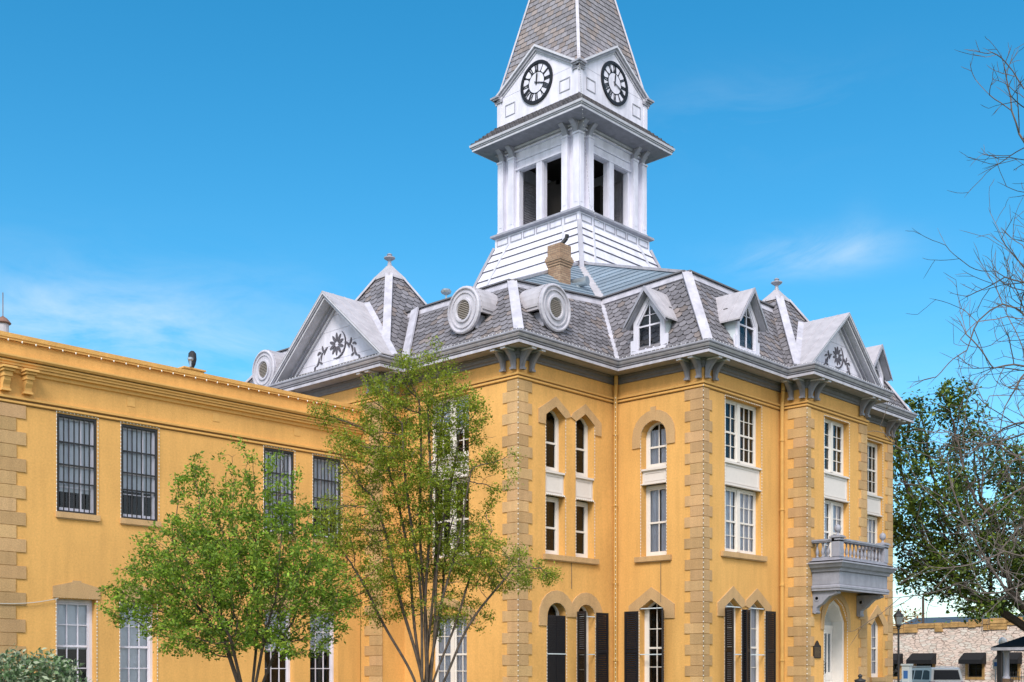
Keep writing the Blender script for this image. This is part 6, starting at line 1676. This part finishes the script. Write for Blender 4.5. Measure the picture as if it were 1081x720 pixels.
# wispy clouds: stretched noise inside two soft patches of the sky, given by compass bearing and height
mp = N.new('ShaderNodeMapping'); mp.inputs['Scale'].default_value = (3.2, 3.2, 11); Lk.new(tc.outputs['Generated'], mp.inputs[0])
nz = N.new('ShaderNodeTexNoise'); nz.inputs['Scale'].default_value = 2.1; nz.inputs['Detail'].default_value = 8; nz.inputs['Roughness'].default_value = .62; nz.inputs['Distortion'].default_value = .6
Lk.new(mp.outputs[0], nz.inputs['Vector'])
def patch(a0, e0, wa, we, amp):
    da = mth('DIVIDE', mth('SUBTRACT', az, a0), wa); de = mth('DIVIDE', mth('SUBTRACT', el, e0), we)
    q = mth('ADD', mth('MULTIPLY', da, da), mth('MULTIPLY', de, de)); return mth('MULTIPLY', mth('EXPONENT', mth('MULTIPLY', q, -1.)), amp)
def ae(x, y):
    v = at(x, y, 1.) - Vector((0, 0, EYE)); v.normalize(); return math.atan2(v.y, v.x), math.asin(v.z)
m1 = patch(*ae(110, 340), .17, .04, .62); m2 = patch(*ae(855, 268), .06, .014, .85); m3 = patch(*ae(908, 240), .015, .02, .12); m4 = patch(*ae(790, 120), .10, .03, .14); m5 = patch(*ae(200, 400), .5, .05, .3)
msk = mth('ADD', mth('ADD', mth('ADD', m1, m2), mth('ADD', m3, m4)), m5)
nn_ = N.new('ShaderNodeMapRange'); nn_.inputs[1].default_value = .36; nn_.inputs[2].default_value = .72; Lk.new(nz.outputs['Fac'], nn_.inputs[0])
wisp = mth('MINIMUM', mth('MULTIPLY', mth('MULTIPLY', nn_.outputs[0], msk), .75), .8)
# bright broken cloud added to the unseen sky behind the viewer for soft light
dt = mth('ADD', mth('MULTIPLY', sx.outputs[0], -CA), mth('MULTIPLY', sx.outputs[1], -SA))
bk = N.new('ShaderNodeMapRange'); bk.interpolation_type = 'SMOOTHSTEP'; bk.inputs[1].default_value = -.25; bk.inputs[2].default_value = .35; Lk.new(dt, bk.inputs[0])
n2 = N.new('ShaderNodeTexNoise'); n2.inputs['Scale'].default_value = 1.6; n2.inputs['Detail'].default_value = 6; Lk.new(tc.outputs['Generated'], n2.inputs['Vector'])
n2r = N.new('ShaderNodeMapRange'); n2r.inputs[1].default_value = .3; n2r.inputs[2].default_value = .55; Lk.new(n2.outputs['Fac'], n2r.inputs[0])
fill_cloud = mth('MULTIPLY', mth('MULTIPLY', bk.outputs[0], n2r.outputs[0]), .9)
mxa = N.new('ShaderNodeMix'); mxa.data_type = 'RGBA'; Lk.new(wisp, mxa.inputs[0]); Lk.new(hs.outputs[0], mxa.inputs[6]); mxa.inputs[7].default_value = (*SKYP['wisp'], 1)
mxb = N.new('ShaderNodeMix'); mxb.data_type = 'RGBA'; Lk.new(fill_cloud, mxb.inputs[0]); Lk.new(mxa.outputs[2], mxb.inputs[6]); mxb.inputs[7].default_value = (*SKYP['cloud'], 1)
Lk.new(mxb.outputs[2], bg.inputs['Color']); bg.inputs['Strength'].default_value = SKYP['str']

sl = bpy.data.lights.new('sun', 'SUN'); sl.energy = SKYP['sun']; sl.angle = R(SKYP['ang']); sl.color = (1, .95, .88)
so = bpy.data.objects.new('sun', sl); COL.objects.link(so); so.rotation_euler = sun_dir.to_track_quat('Z', 'Y').to_euler(); so.location = (0, 0, 60)
cam = bpy.data.cameras.new('camera'); co = bpy.data.objects.new('camera', cam); COL.objects.link(co)
cam.sensor_width = 36; cam.lens = 36 * FPX / 1081.; cam.shift_y = (HOR - 360) / 1081.; cam.clip_end = 3000; cam.clip_start = .1
co.location = (0, 0, EYE); co.rotation_euler = (R(90), 0, AZ - R(90))
SC.camera = co
SC.view_settings.view_transform = 'Standard'; SC.view_settings.look = 'None'; SC.view_settings.gamma = 1; SC.view_settings.exposure = SKYP['exp']
SC.view_settings.use_curve_mapping = False
SC.cycles.max_bounces = 6; SC.cycles.diffuse_bounces = 3; SC.cycles.transparent_max_bounces = 8; SC.cycles.use_denoising = True
